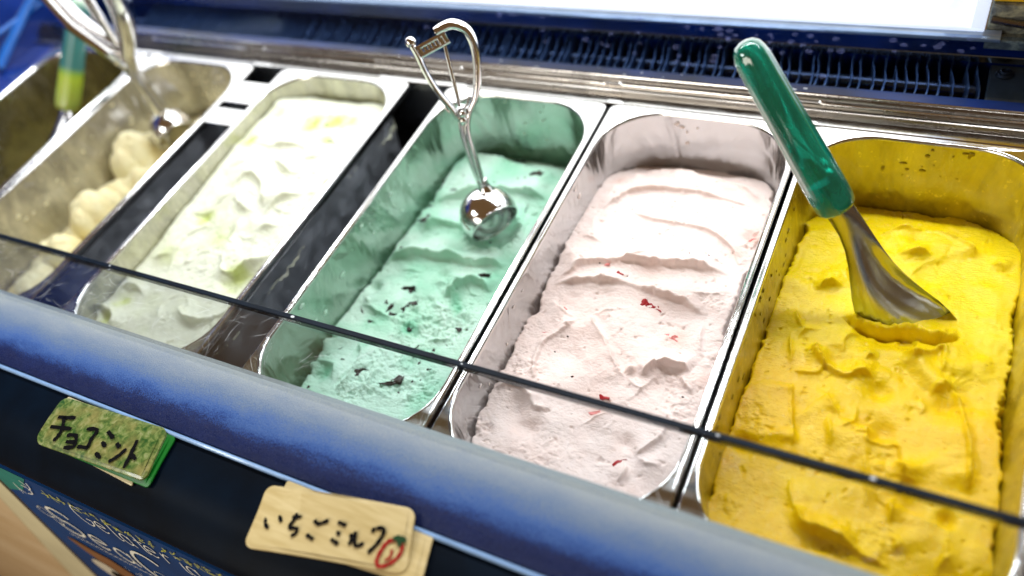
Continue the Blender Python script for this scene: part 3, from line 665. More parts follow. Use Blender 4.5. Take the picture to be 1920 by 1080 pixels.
    o = obj(name, me, mtl, loc=(x0 + w / 2, .18, -.05), label=label, cat=cat, group='gelato filling the pans')
    def height(px, py):
        i = int(round((px - xs[0]) / (xs[1] - xs[0]))); j = int(round((py - ys[0]) / (ys[1] - ys[0])))
        return float(Z[min(max(i, 0), nx - 1), min(max(j, 0), ny - 1)])
    return o, height

PK, hPK = gelato('pink_gelato', 'pale pink strawberry milk gelato spread in broad strokes with red fruit bits', 'pink', PANX['P4'], PW,
    gelato_mat('pink_gelato', (.83, .71, .665), (.70, .46, .38), .45, .3, .65),
    [(0, -.034), (.08, -.034), (.12, -.034), (.2, -.032), (.28, -.036), (.315, -.040), (.335, -.048), (.36, -.058)], seed=11, flow=.00015, flow_ang=.18, amp=1.45, nauto=7, tear=1.3,
    tint=lambda X, Y, Z: .15 + .9 * np.clip(fbm(X, Y, .03, 5, 3), 0, 1) * .4 + sum(a * np.exp(-((X - px) ** 2 + (Y - py) ** 2) / r ** 2) for px, py, r, a in ((.151, .262, .007, .8), (.143, .2445, .006, .45), (.124, .156, .008, .6), (.023, .306, .006, .5), (.09, .088, .008, .5), (.151, .13, .006, .4))))

def mint_extra(X, Y, Z):
    d = np.hypot(X + .074, Y - .240)
    Z = Z - .010 * np.exp(-(d / .019) ** 4)                                    # the scoop has sunk in
    ring = np.exp(-((d - .0255) / .0032) ** 2) * (.0032 + .004 * fbm(X, Y, .0045, 77, 3, .6))
    return Z + ring
def mint_tint(X, Y, Z):
    return .25 + .8 * np.clip(fbm(X, Y, .028, 15, 4), -.3, 1) + sum(.7 * np.exp(-((X - px) ** 2 + (Y - py) ** 2) / r ** 2) for px, py, r in ((-.068, .158, .006), (-.062, .150, .005), (-.090, .118, .007), (-.133, .060, .008)))
MT, hMT = gelato('mint_gelato', 'mint green gelato with dark chocolate chips and torn scooped texture', 'mint', PANX['P3'], PW,
    gelato_mat('mint_gelato', (.52, .75, .62), (.22, .58, .38), .42, .3, 1.1),
    [(0, -.046), (.06, -.046), (.12, -.050), (.2, -.054), (.26, -.058), (.31, -.056), (.335, -.064), (.36, -.078)], seed=23, flow=.0003, flow_ang=.15, amp=1.75, nauto=12, extra=mint_extra, tint=mint_tint, tear=1.25, gap=(.0012, .0055))

lime = [(-.298, .295, .011, 1.2), (-.271, .304, .010, 1.1), (-.355, .26, .009, .9), (-.333, .159, .009, .9), (-.264, .274, .006, .9), (-.249, .107, .013, .9), (-.347, .056, .006, .9), (-.348, .034, .006, .9), (-.253, .307, .009, .7), (-.348, .308, .008, .5), (-.30, .14, .01, .5), (-.34, .11, .012, .4)]
WH, hWH = gelato('white_gelato', 'glossy white gelato swirled with translucent lime green patches', 'white', PANX['P2'], PW,
    gelato_mat('white_gelato', (.71, .74, .60), (.50, .60, .14), .28, .3, .5),
    [(0, -.022), (.05, -.022), (.1, -.022), (.16, -.018), (.25, -.013), (.32, -.016), (.345, -.024), (.36, -.034)], seed=37, flow=.0004, flow_ang=.7, res=.0009, amp=1.8, gap=(.0006, .0016), right_lift=.004,
    tint=lambda X, Y, Z: .0 + .22 * np.clip(fbm(X, Y, .03, 55, 4), 0, 1) + sum(a * np.exp(-(((X - px) ** 2 + (Y - py) ** 2) / r ** 2) * (1 + 1.2 * vnoise(X, Y, .006, 91))) for px, py, r, a in lime))

SLAB = [(.229, .219), (.236, .213), (.245, .2115), (.255, .2125), (.265, .215), (.274, .213), (.281, .2105), (.289, .218), (.295, .222)]
def yel_extra(X, Y, Z):
    s, t = poly_dist(X + .0012 * vnoise(X, Y, .006, 5), Y + .0012 * vnoise(X, Y, .006, 6), SLAB)
    w = sst(t / .1) * sst((1 - t) / .12); s = s + .0042
    Z = Z + w * .0062 * np.where(s > 0, np.exp(-(s / .0046) ** 4), np.exp(-(s / .0013) ** 2)) * (1 + .9 * fbm(X, Y, .007, 81, 3))
    return Z - w * .0042 * np.exp(-((s + .0030) / .0013) ** 2) * (1 + vnoise(X, Y, .005, 83))
YE, hYE = gelato('yellow_sorbet', 'bright glossy yellow sorbet with gouges and a curl in front of the spade', 'yellow', PANX['P5'], .1700,
    gelato_mat('yellow_sorbet', (.82, .64, .004), (.78, .49, .002), .36, .3, .6, wet=.30, spec=.34),
    [(0, -.036), (.06, -.036), (.1, -.034), (.14, -.036), (.2, -.044), (.26, -.048), (.30, -.052), (.33, -.060), (.36, -.070)], seed=53, flow=.00025, flow_ang=1.5, amp=2.5, nauto=14, extra=yel_extra, tear=.9, soft=1.35, und=.0045,
    tint=lambda X, Y, Z: .15 + .35 * np.clip(fbm(X, Y, .035, 65, 4), -.3, 1) + .75 * sst((.22 - Y) / .10))
def cream_extra(X, Y, Z):
    for k, (A, r, (px, py)) in enumerate(FEAT['cream']['ga']):
        if A < 10: continue
        r_ = r * .00125
        for q in range(3):
            ox, oy = (0, 0) if q == 0 else (r_ * .7 * math.cos(k * 2.4 + q * 2.5), r_ * .7 * math.sin(k * 2.4 + q * 2.5))
            rq = r_ * (1 if q == 0 else .62)
            d2 = ((X - px - ox) ** 2 + (Y - py - oy) ** 2) / rq ** 2 * (1 + .5 * vnoise(X, Y, .012, 200 + k))
            Z = np.maximum(Z, -.070 + A * .00145 * (1 if q == 0 else .85) * np.sqrt(np.clip(1 - d2, 0, 1)) + .0032 * fbm(X, Y, .008, 210, 4, .65))
    return Z
CR, hCR = gelato('cream_gelato', 'cream coloured vanilla gelato left in soft mounds', 'cream', PANX['P1'], PW,
    gelato_mat('cream_gelato', (.90, .84, .54), (.78, .64, .26), .42, .3, 1.2),
    [(0, -.074), (.1, -.076), (.3, -.078), (.36, -.080)], seed=67, res=.0012, nauto=10, extra=cream_extra, und=.008, flow=.0004, tint=lambda X, Y, Z: .2 + .8 * np.clip(fbm(X, Y, .02, 45, 3), -.2, 1), gap=(.002, .012))
FEAT['olive'] = dict(z=-.095, cr=[], ga=[(12, 20, (-.70, .25)), (9, 15, (-.66, .30)), (10, 14, (-.70, .18)), (8, 12, (-.72, .30))], to=[(60, 1.2, (-.68, .24))])
OL, hOL = gelato('olive_gelato', 'last scraps of dark olive gelato at the bottom of the far left pan', 'olive', PANX['P0'], PW,
    gelato_mat('olive_gelato', (.30, .26, .05), (.50, .42, .10), .4, .2, .8),
    [(0, -.092), (.36, -.092)], seed=71, res=.0016, und=.01, tint=lambda X, Y, Z: .3 + fbm(X, Y, .02, 47, 3))

# small splashes of gelato dried on the pan walls
def splatter(owner, x0, w, m, n, seed, zr=(-.030, -.006)):
    rr = random.Random(seed); parts = []
    for i in range(n):
        z = rr.uniform(*zr); d = .0052 - TAPER * z + .0002; s = rr.uniform(.0005, .0021)
        if rr.random() < .55:
            y = rr.uniform(.07, .29); c = (x0 + d, y, z); sc = (.25, rr.uniform(.6, 2.0), rr.uniform(.5, 1.2))
        else:
            x = rr.uniform(x0 + .055, x0 + w - .055); c = (x, .3600 - .0014 - d, z); sc = (rr.uniform(.6, 1.8), .25, rr.uniform(.5, 1.2))
        v, f = sphere_vf((0, 0, 0), s, 9, 6, sc)
        v = [(a + c[0] - owner.location.x + rr.uniform(-1, 1) * s * .1, b_ + c[1] - owner.location.y, q + c[2] - owner.location.z + rr.uniform(-1, 1) * s * .12) for a, b_, q in v]
        parts.append((v, f))
    obj('splatter', M3(*join_vf(parts), 'splatter', 90), m, owner, kind='stuff')
splatter(PK, PANX['P4'], PW, PK.data.materials[0], 16, 1)
splatter(MT, PANX['P3'], PW, MT.data.materials[0], 24, 2, (-.045, -.006))
splatter(YE, PANX['P5'], .17, plain('dried_sorbet', (.28, .20, .004), .3), 40, 3, (-.034, -.004))
splatter(CR, PANX['P1'], PW, CR.data.materials[0], 40, 4, (-.05, -.008))

# inclusions
def chunk_me(name, seed, sc=(1, .7, .5), rough=.35, sub=2):
    bm = bmesh.new(); bmesh.ops.create_icosphere(bm, subdivisions=sub, radius=1.0)
    rr = np.random.RandomState(seed); ph = rr.rand(3, 3) * 6
    for v_ in bm.verts:
        c = v_.co; s = 1 + rough * (math.sin(c.x * 3 + ph[0, 0]) * math.sin(c.y * 4 + ph[0, 1]) + .5 * math.sin(c.z * 7 + ph[0, 2]) * math.sin(c.x * 8 + ph[1, 0])) + rough * .25 * rr.randn()
        v_.co = Vector((c.x * sc[0] * s, c.y * sc[1] * s, c.z * sc[2] * s))
    me = bpy.data.meshes.new(name); bm.to_mesh(me); bm.free()
    for p_ in me.polygons: p_.use_smooth = sub > 2
    return me
red = plain('strawberry_flesh', (.36, .018, .022), .3, var=.5, nscale=400); pinkish = plain('pale_fruit', (.66, .22, .20), .4, var=.4, nscale=400)
choc = plain('dark_chocolate', (.018, .010, .007), .35, var=.3, nscale=300); seedm = plain('seed_dark', (.05, .03, .02), .5)
def bits(owner, hfun, name, meshes, m, spots, sink=.35):
    for i, (x, y, s, a) in enumerate(spots):
        o = obj(name, meshes[i % len(meshes)], None, owner)
        if not o.data.materials: o.data.materials.append(m)
        o.location = (x - owner.location.x, y - owner.location.y, hfun(x, y) - owner.location.z - s * .5 * sink); o.scale = (s, s, s)
        o.rotation_euler = (rnd.uniform(-.4, .4), rnd.uniform(-.4, .4), a)
rm = [chunk_me('strawberry_piece', s, (1, .6, .38), .5) for s in (1, 2, 3)]
bits(PK, hPK, 'strawberry_piece', rm, red, [(.092, .1795, .0048, .0), (.097, .1785, .0052, .3), (.102, .1765, .0044, -.4), (.0895, .0955, .0042, .2), (.117, .053, .0045, 1.1), (.119, .056, .003, .2), (.064, .199, .0030, 0)], .55)
pm = [chunk_me('fruit_flake', s, (1, .6, .3), .5) for s in (4, 5)]
bits(PK, hPK, 'fruit_flake', pm, pinkish, [(.0905, .0840, .0060, .3), (.086, .0845, .0045, 0), (.124, .156, .0055, .2), (.119, .1565, .004, 0), (.035, .159, .0036, -.5), (.030, .135, .003, 0), (.151, .268, .0050, .4), (.148, .262, .0036, .9), (.051, .206, .003, 0), (.154, .128, .004, 1), (.157, .118, .003, 1), (.064, .104, .0024, .9)], .6)
sm = [chunk_me('seed', 9, (1, .7, .6), .2, 1)]
bits(PK, hPK, 'seed', sm, seedm, [(.078, .291, .0009, 0), (.048, .272, .0008, 0), (.109, .231, .0008, 0), (.123, .234, .0008, 0), (.070, .200, .0014, .4), (.046, .205, .0010, 0), (.046, .137, .0010, 0), (.041, .123, .0010, 0), (.063, .105, .0014, .5), (.141, .112, .0012, 0), (.09, .25, .0007, 0), (.06, .24, .0007, 0), (.10, .28, .0006, 0)], .2)
cm = [chunk_me('chocolate_chip', s, sc_, .5) for s, sc_ in ((12, (1, .55, .35)), (13, (1.3, .3, .35)), (14, (.8, .6, .4)), (15, (1.5, .25, .3)))]
bits(MT, hMT, 'chocolate_chip', cm, choc, [(x_, y_, s_ * 1.35, a_) for x_, y_, s_, a_ in [(-.0605, .311, .0046, .5), (-.056, .184, .0046, .2), (-.136, .189, .0022, 0), (-.117, .155, .0050, .15), (-.111, .1555, .0035, .0), (-.116, .132, .0036, 1.3), (-.113, .126, .0038, .4), (-.1035, .139, .0038, 1.0), (-.1005, .142, .0028, .3), (-.105, .134, .0028, 1.4), (-.105, .066, .0038, .9), (-.103, .069, .0024, .1), (-.072, .069, .0045, .7), (-.075, .064, .0034, .4), (-.152, .297, .0030, 0), (-.150, .288, .0022, 0), (-.105, .330, .0040, 0), (-.096, .336, .0042, .1), (-.088, .118, .0030, .3), (-.126, .072, .0016, 0), (-.147, .255, .0020, 1), (-.064, .225, .0020, .5), (-.128, .115, .0026, .3), (-.075, .10, .0024, 1), (-.05, .13, .002, 0), (-.04, .16, .0022, .7), (-.14, .24, .002, 0), (-.03, .28, .002, 0)]] + [(rnd.uniform(-.145, -.025), rnd.uniform(.03, .32), rnd.choice([.0012, .0018, .003, .0042]), rnd.uniform(0, 3)) for _ in range(26)], .25)
# ------------------------------------------------------------------ disher scoops
def frame(o, org, x, z):
    x = Vector(x).normalized(); z = Vector(z).normalized(); y = z.cross(x).normalized(); x = y.cross(z)
    o.matrix_world = Matrix(((x.x, y.x, z.x, org[0]), (x.y, y.y, z.y, org[1]), (x.z, y.z, z.z, org[2]), (0, 0, 0, 1)))
def make_disher(rm=1.0):
    T = thing('disher_scoop', 'chrome disher scoop with its round bowl standing in the mint gelato', 'ice cream scoop', group='chrome disher scoops')
    C_ = M['chrome']
    # bowl: deep spherical cup; local axes x lateral, z up the shaft, y towards/away from the viewer
    ax = Vector((.42, -.70, -.50)).normalized()      # opening direction
    q = ax.to_track_quat('Z', 'Y').to_matrix()
    def cup(r, a0, a1, n=40, k=16):
        return [[tuple(q @ Vector((r * math.sin(t) * math.cos(2 * math.pi * i / n), r * math.sin(t) * math.sin(2 * math.pi * i / n), r * math.cos(t)))) for i in range(n)] for t in [a0 + (a1 - a0) * j / k for j in range(k + 1)]]
    R_ = .0252
    lo = cup(R_, math.radians(179), math.radians(66)); li = cup(R_ - .0012, math.radians(66), math.radians(179))
    V, F = loft(lo + li, True, True, True)
    obj('bowl', M3(V, F, 'bowl', 40), C_, T)
    rimc = [tuple(q @ Vector((R_ * .9135 * math.cos(2 * math.pi * i / 40), R_ * .9135 * math.sin(2 * math.pi * i / 40), R_ * .4067))) for i in range(41)]
    obj('bowl_rim', M3(*tube_vf(rimc, .0009, 8), 'bowl_rim', 60), C_, T)
    obj('collar', M3(*tube_vf([(.001, 0, .0215), (.0005, 0, .0245), (-.0005, 0, .0285), (-.0015, 0, .034)], [.0085, .0065, .0050, .0042], 16), 'collar', 50), C_, T)
    obj('sweeper', M3(*tube_vf([tuple(q @ Vector(((R_ - .0016) * math.cos(a), 0.0, -(R_ - .0016) * math.sin(a)))) for a in np.linspace(-.3, math.pi + .3, 9)], .0010, 8, 3.0), 'sweeper', 60), C_, T)
    # shaft and fixed handle
    obj('handle', M3(*tube_vf([(-.0010, 0, .0270), (-.0045, 0, .0520), (-.0078, 0, .0780), (-.0050, 0, .0935), (.0028, 0, .1085), (.0066, 0, .1290), (.0066, 0, .1470), (.0020, 0, .1600), (-.0075, 0, .1655), (-.0160, 0, .1640), (-.0215, 0, .1615)],
                              [q_ * rm for q_ in (.0030, .0028, .0028, .0028, .0031, .0034, .0036, .0038, .0038, .0036, .0032)], 12, 1.5), 'handle', 60), C_, T)
    obj('shaft', M3(*tube_vf([(-.0035, .002, .0290), (-.0090, .002, .0545), (-.0122, .002, .0780), (-.0118, .002, .0910)], [q_ * rm for q_ in (.0024, .0022, .0022, .0024)], 10), 'shaft', 60), C_, T)
    lv = obj('lever', M3(*tube_vf([(-.0100, 0, .0860), (-.0150, 0, .0945), (-.0182, 0, .1007), (-.0265, 0, .1145), (-.0330, 0, .1300), (-.0373, 0, .1450), (-.0405, 0, .1535)],
                              [q_ * rm for q_ in (.0022, .0026, .0028, .0026, .0024, .0024, .0024)], 12, 2.2), 'lever', 60), C_, T)
    obj('knob', M3(*sphere_vf((-.0412, 0, .1560), .0042, 14, 9), 'knob', 60), C_, lv)
    # toothed rack: frame with real slots
    a = Vector((-.0375, 0, .1470)); b_ = Vector((-.0130, 0, .1565)); d = (b_ - a).normalized(); nn = Vector((-d.z, 0, d.x))
    parts = []
    for s in (-1, 1): parts.append(tube_vf([tuple(a + nn * s * .0033), tuple((a + b_) / 2 + nn * s * .0033), tuple(b_ + nn * s * .0033)], .0018, 8, .5))
    for k, w_ in enumerate((.0, .0026, .0068, .0100, .0132, .0164, .0200, .0240)):
        c_ = a + d * w_; parts.append(tube_vf([tuple(c_ - nn * .0030), tuple(c_), tuple(c_ + nn * .0030)], .0012 if 1 < k < 6 else .0020, 8, .6))
    obj('toothed_rack', M3(*join_vf(parts), 'toothed_rack', 60), C_, T)
    obj('rod', M3(*tube_vf([(-.0165, .002, .1560), (-.0150, .002, .1400), (-.0135, .002, .1250), (-.0118, .002, .1066), (-.0112, .002, .0952)], .0015 * rm, 8), 'rod', 60), C_, T)
    # spring coil, pivot pin, wire loop
    hp = []
    for i in range(46):
        an = i * .85; hp.append((-.0095 + .0042 * math.cos(an), -.004 + .0085 * i / 45, .0965 + .0042 * math.sin(an)))
    obj('spring', M3(*tube_vf(hp, .0007, 6), 'spring', 60), C_, T)
    obj('pivot_pin', M3(*join_vf([tube_vf([(-.0095, -.0062, .0965), (-.0095, 0, .0965), (-.0095, .0062, .0965)], [.0026, .0020, .0026], 12, 1, (0, 0, 1)), sphere_vf((-.0095, -.0062, .0965), .0030, 12, 8, (1, .5, 1)), sphere_vf((-.0100, -.003, .0900), .0036, 12, 8)]), 'pivot_pin', 60), C_, T)
    obj('wire_loop', M3(*tube_vf([(-.0240, 0, .1075), (-.0212, -.002, .0990), (-.0160, -.003, .0965), (-.0100, -.003, .0985), (-.0050, -.002, .1030), (-.0030, 0, .1080)], .0009, 8), 'wire_loop', 60), C_, T)
    return T
D1 = make_disher()
D2 = make_disher(2.4)
stretched = {}
for ch in list(D2.children) + [g for c_ in D2.children for g in c_.children]:
    if ch.type != 'MESH': continue
    me = ch.data.copy(); ch.data = me
    for v_ in me.vertices:
        t = min(1.0, max(0.0, (v_.co.z - .092) / .03))
        if t > 0: v_.co.z = .092 + (v_.co.z - .092) * 1.7; v_.co.x = -.0095 + (v_.co.x + .0095) * (1 + .45 * t); v_.co.y *= 1 + .5 * t
D2['label'] = 'blurred chrome disher scoop leaning in the cream coloured gelato on the left'
frame(D1, (-.073, .240, -.036), (.8411, .5213, -.1444), (-.0121, .2851, .9584))
a2 = Vector((.0, .12, .99)); piv = Vector((-.527, .297, .045)) 
bl = Vector((.83, .55, -.09))
frame(D2, tuple(piv - a2 * .095 + bl * .0095), bl, a2)

# ------------------------------------------------------------------ green handled spade in the yellow sorbet
def make_spade(label, hm, name='gelato_spade'):
    S = thing(name, label, 'gelato spade', group='gelato spades')
    # blade in blade frame
    rows = [(.1200, -.0075, .0085, .0075, .016), (.1100, -.0088, .0095, .0075, .0165), (.100, -.0092, .0097, .0070, .0150), (.090, -.0085, .0098, .0062, .0125), (.080, -.0085, .0099, .0052, .0095), (.068, -.0102, .0099, .0045, .0068),
            (.056, -.0134, .0099, .0044, .0048), (.045, -.0172, .0104, .0050, .0034), (.034, -.0212, .0120, .0060, .0026), (.024, -.0240, .0145, .0072, .0021), (.014, -.0258, .0172, .0082, .0018), (.004, -.0265, .0205, .0088, .0016),
            (-.006, -.0265, .0228, .0090, .0015), (-.015, -.0262, .0240, .0090, .0014), (-.024, -.0255, .0232, .0088, .0012)]
    ridge = {.12: 0, .11: 0.1, .1: .15, .09: .25, .08: .25, .068: .25, .056: .30, .045: .40, .034: .48, .024: .60, .014: .72, .004: .86, -.006: .95, -.015: .97, -.024: .97}
    loops = []
    nS = 25
    for t, xl, xr, bulge, th in rows:
        blend = sst((.085 - t) / .05)     # 0 at neck, 1 at blade
        front, back = [], []
        for i in range(nS):
            s = -1 + 2 * i / (nS - 1); s_ = math.sin(s * math.pi / 2)
            x = (xl + xr) / 2 + (xr - xl) / 2 * s_ * (1 + .10 * float(blend))
            yn = -bulge * math.sqrt(max(0, 1 - s_ * s_))
            sr = ridge[t]
            if s_ <= sr:
                u = (s_ + 1) / (sr + 1); yb = -.0035 * u * u + (bulge * .85) * math.sin(math.pi * min(1, u)) ** 1.2
            else:
                v_ = (s_ - sr) / (1.0001 - sr); yb = -.0035 + .0070 * v_ * v_
            y = float(yn * (1 - blend) + yb * blend)
            front.append((x, -y, t))
            tb = .0006 + th * math.sqrt(max(0, 1 - s_ * s_)) * (1 - float(blend) * .0)
            back.append((x, -(y + tb), t))
        loops.append(front + back[::-1])
    V, F = loft(loops, True, True, True)
    bo = obj('blade', M3(V, F, 'blade', 60), steel('spade_steel', base=(.50, .54, .62), rough=.12, grime=.3), S)
    # handle loft
    hl = []
    prof_ = [(-.0070, .0090), (-.0068, .0112), (-.0050, .0124), (-.0010, .0129), (.006, .0129), (.03, .0124), (.06, .0117), (.09, .0110), (.106, .0107), (.1110, .0102), (.1155, .0088), (.1185, .0062), (.1197, .0030), (.1200, .0003)]
    for z, r in prof_:
        lp = []
        for i in range(48):
            an = 2 * math.pi * i / 48
            rr_ = r * (1 + (.035 * math.cos(an * 8) * (1 if .0 < z < .11 else .4)))
            lp.append((rr_ * math.cos(an), rr_ * math.sin(an), z))
        hl.append(lp)
    V, F = loft(hl, True, True, True)
    ho = obj('handle', M3(V, F, 'handle', 60), hm, S)
    return S, bo, ho
m, nt, b = mat('green_resin')
c = ramp(nt, noise(nt, coords(nt, (2, 2, .7)), 30, 4, .6, .8), [(.3, (.001, .16, .10)), (.55, (.002, .30, .19)), (.75, (.010, .48, .36))])
L(nt, c, b.inputs['Base Color']); b.inputs['Roughness'].default_value = .10; b.inputs['Coat Weight'].default_value = .8; b.inputs['Coat Roughness'].default_value = .03
b.inputs['Transmission Weight'].default_value = .5; b.inputs['IOR'].default_value = 1.45
M['green'] = m
S1, B1, H1 = make_spade('steel gelato spade with glossy green handle stuck in the yellow sorbet', M['green'])
S1.location = (.263, .224, -.045)
bpy.context.view_layer.update()
def sub_frame(o, org, x, z, parent):
    x = Vector(x).normalized(); z = Vector(z).normalized(); y = z.cross(x).normalized(); x = y.cross(z)
    o.matrix_parent_inverse = Matrix.Identity(4)
    o.matrix_basis = Matrix.Translation(-Vector(parent.location)) @ Matrix(((x.x, y.x, z.x, org[0]), (x.y, y.y, z.y, org[1]), (x.z, y.z, z.z, org[2]), (0, 0, 0, 1)))
sub_frame(B1, (.263, .224, -.045), (.75594, .50672, .41448), (-.55610, .16300, .81498), S1)
sub_frame(H1, (.205, .241, .040), (.78006, .48752, .39220), (-.53714, .20029, .81937), S1)
# teal and lime handled spade at the far left
m, nt, b = mat('teal_lime_resin')
sx = N(nt, 'ShaderNodeSeparateXYZ'); L(nt, coords(nt), sx.inputs[0])
c = ramp(nt, math_(nt, 'MULTIPLY', sx.outputs['Z'], 8.3), [(.0, (.42, .52, .10)), (.26, (.42, .55, .04)), (.30, (.28, .46, .05)), (.36, (.05, .20, .18)), (.9, (.03, .15, .15)), (1, (.45, .62, .45))])
L(nt, c, b.inputs['Base Color']); b.inputs['Roughness'].default_value = .25; b.inputs['Subsurface Weight'].default_value = .3; b.inputs['Subsurface Scale'].default_value = .006
S2 = S1.copy(); COL.objects.link(S2)
S2['label'] = 'blurred spade with teal and lime translucent handle standing in the olive pan'
B2 = B1.copy(); COL.objects.link(B2); B2.parent = S2
H2 = H1.copy(); COL.objects.link(H2); H2.parent = S2; H2.data = H1.data.copy(); H2.data.materials.clear(); H2.data.materials.append(m)
org = Vector((-.640, .268, -.008)); zax = Vector((.026, .074, .088)).normalized(); xax = Vector((1, .25, 0))
S2.location = org - zax * .088
for o_, q_ in ((B2, org - zax * .088), (H2, org)): sub_frame(o_, tuple(q_), xax, zax, S2)

# ------------------------------------------------------------------ cards lying on the dark shelf
def ribbon(pts, w, zf, n=4):
    P = smooth_poly(pts, n); L1, R1 = [], []
    for i in range(len(P)):
        d = P[min(i + 1, len(P) - 1)] - P[max(i - 1, 0)]; d = d / (np.linalg.norm(d) + 1e-9)
        nn = np.array([-d[1], d[0]]); ww = w * (1.0 if 0 < i < len(P) - 1 else .75) * (1 + .2 * math.sin(i * 2.1 + P[0][0] * 900))
        L1.append(P[i] + nn * ww / 2); R1.append(P[i] - nn * ww / 2)
    V = [(*q, zf(*q)) for q in L1] + [(*q, zf(*q)) for q in R1]; k = len(L1)
    return V, [(i, i + 1, k + i + 1, k + i) for i in range(k - 1)]
def quad_card(tl, tr, br, bl_, r, th, zf, nu=44, nv=18):
    """rounded card between four corners, following the height function zf"""
    V, F = [], []
    def P(u, v):
        a = np.array(tl) * (1 - u) + np.array(tr) * u; c_ = np.array(bl_) * (1 - u) + np.array(br) * u
        return a * (1 - v) + c_ * v
    lw = np.linalg.norm(np.array(tr) - tl); lh = np.linalg.norm(np.array(bl_) - tl)
    loops = []
    for z_, k in ((0, .97), (0, 1.0), (th, 1.0), (th + .0001, .985)):
        lp = []
        for (x, y, _) in rrect(0, 1, 0, 1, .0001, 0, 1)[:0] or []: pass
        pts = rrect(0, lw, 0, lh, r, 0, 6)
        # subdivide long edges
        out = []
        for i in range(len(pts)):
            p_, q_ = np.array(pts[i][:2]), np.array(pts[(i + 1) % len(pts)][:2]); m_ = max(1, int(np.linalg.norm(q_ - p_) / .005))
            for j in range(m_): out.append(p_ + (q_ - p_) * j / m_)
        for q_ in out:
            u = .5 + (q_[0] / lw - .5) * k; v = .5 + (q_[1] / lh - .5) * k
            g = P(u, v); lp.append((g[0], g[1], zf(g[0], g[1]) + z_))
        loops.append(lp)
    V, F = loft(loops)
    n = len(loops[0])
    # top surface as a strip fan through rows
    cu = len(V)
    rows_ = []
    for j in range(nv + 1):
        for i in range(nu + 1):
            u = .04 + .92 * i / nu; v = .06 + .88 * j / nv
            g = P(u, v); V.append((g[0], g[1], zf(g[0], g[1]) + th + .00012))
    for j in range(nv):
        for i in range(nu):
            a = cu + j * (nu + 1) + i; F.append((a, a + 1, a + nu + 2, a + nu + 1))
    F.append(tuple(range(3 * n, 4 * n)))
    return V, F
def card(name, label, corners, r, th, zf, m, marks=(), cat='flavour card', group='flavour cards on the shelf'):
    tl, tr, br, bl_ = corners; c = np.mean(np.array(corners), 0); cz = zf(*c)
    T = obj(name, M3([(x - c[0], y - c[1], z - cz) for x, y, z in quad_card(tl, tr, br, bl_, r, th, zf)[0]], quad_card(tl, tr, br, bl_, r, th, zf)[1], name, 40), m, loc=(c[0], c[1], cz), label=label, cat=cat, group=group)
    for nm, parts, mm in marks:
        V, F = join_vf(parts)
        me = mesh(nm, [(x - c[0], y - c[1], z - cz + th + .0010) for x, y, z in V], F)
        obj(nm, me, mm, T)
    return T
ink = plain('black_ink', (.004, .004, .005), .6, spec=.05); redink = plain('red_ink', (.30, .012, .012), .6, spec=.1, var=.3, nscale=600); greenink = plain('dark_green_ink', (.01, .05, .015), .45)
zs = lambda x, y: float(np.interp(-y, [.048, .056, .072, .082, .09, .097], [.0188, .0190, .0189, .0180, .0155, .0115]))
m, nt, b = mat('mottled_green_card')
n1 = noise(nt, coords(nt, (1, 1, 1), (0, 0, .5)), 230, 4, .6, .6); n2 = noise(nt, coords(nt), 55, 3)
c = ramp(nt, n1, [(.34, (.018, .08, .012)), (.46, (.08, .14, .03)), (.56, (.16, .22, .06)), (.70, (.28, .31, .14))])
c = mixc(nt, ramp(nt, n2, [(.45, g3(0)), (.7, g3(.55))]), c, (.34, .25, .09))
L(nt, c, b.inputs['Base Color']); b.inputs['Roughness'].default_value = .28; b.inputs['Coat Weight'].default_value = .3; M['gcard'] = m
m, nt, b = mat('wooden_card')
n1 = noise(nt, coords(nt, (1, 8, 1), (0, 0, -.12)), 28, 4, .6, .4)
L(nt, ramp(nt, n1, [(.3, (.48, .36, .14)), (.6, (.60, .48, .23)), (.8, (.66, .54, .29))]), b.inputs['Base Color']); b.inputs['Roughness'].default_value = .5; M['wcard'] = m
paper = plain('cream_card', (.62, .55, .34), .55, var=.08)
bgreen = plain('bright_green_card', (.004, .14, .012), .35)
# cards underneath
card('blank_card', 'cream coloured card showing under the green chocolate mint card', [(-.2690, -.0500), (-.1900, -.0500), (-.1640, -.0880), (-.2330, -.0850)], .003, .0008, lambda x, y: zs(x, y) + .0002, paper, group=None)
card('backing_card', 'bright green plastic card directly beneath the mottled green card', [(-.2600, -.0535), (-.1555, -.0485), (-.1495, -.0855), (-.2500, -.0870)], .004, .0010, lambda x, y: zs(x, y) + .0012, bgreen, group=None)
GREEN = [[(-0.257, -0.067), (-0.242, -0.063)], [(-0.257, -0.075), (-0.238, -0.071)], [(-0.252, -0.065), (-0.246, -0.073), (-0.245, -0.079), (-0.246, -0.083)], [(-0.238, -0.076), (-0.23, -0.074), (-0.226, -0.081), (-0.234, -0.084)], [(-0.235, -0.08), (-0.227, -0.078)], [(-0.226, -0.067), (-0.217, -0.065), (-0.216, -0.072), (-0.214, -0.078)], [(-0.223, -0.08), (-0.213, -0.078)], [(-0.208, -0.063), (-0.199, -0.066)], [(-0.206, -0.071), (-0.2, -0.073)], [(-0.205, -0.079), (-0.198, -0.081)], [(-0.194, -0.068), (-0.189, -0.07)], [(-0.183, -0.069), (-0.186, -0.076), (-0.19, -0.081)], [(-0.18, -0.061), (-0.177, -0.071), (-0.175, -0.081)], [(-0.177, -0.071), (-0.17, -0.073)]]
zg = lambda x, y: zs(x, y) + .0024
card('chocolate_mint_card', 'mottled green card handwritten in black with the chocolate mint flavour name', [(-.2680, -.0520), (-.1640, -.0465), (-.1535, -.0830), (-.2630, -.0885)], .006, .0014, zg, M['gcard'],
     [('lettering', [ribbon(l, .0029, zg) for l in GREEN], ink)])
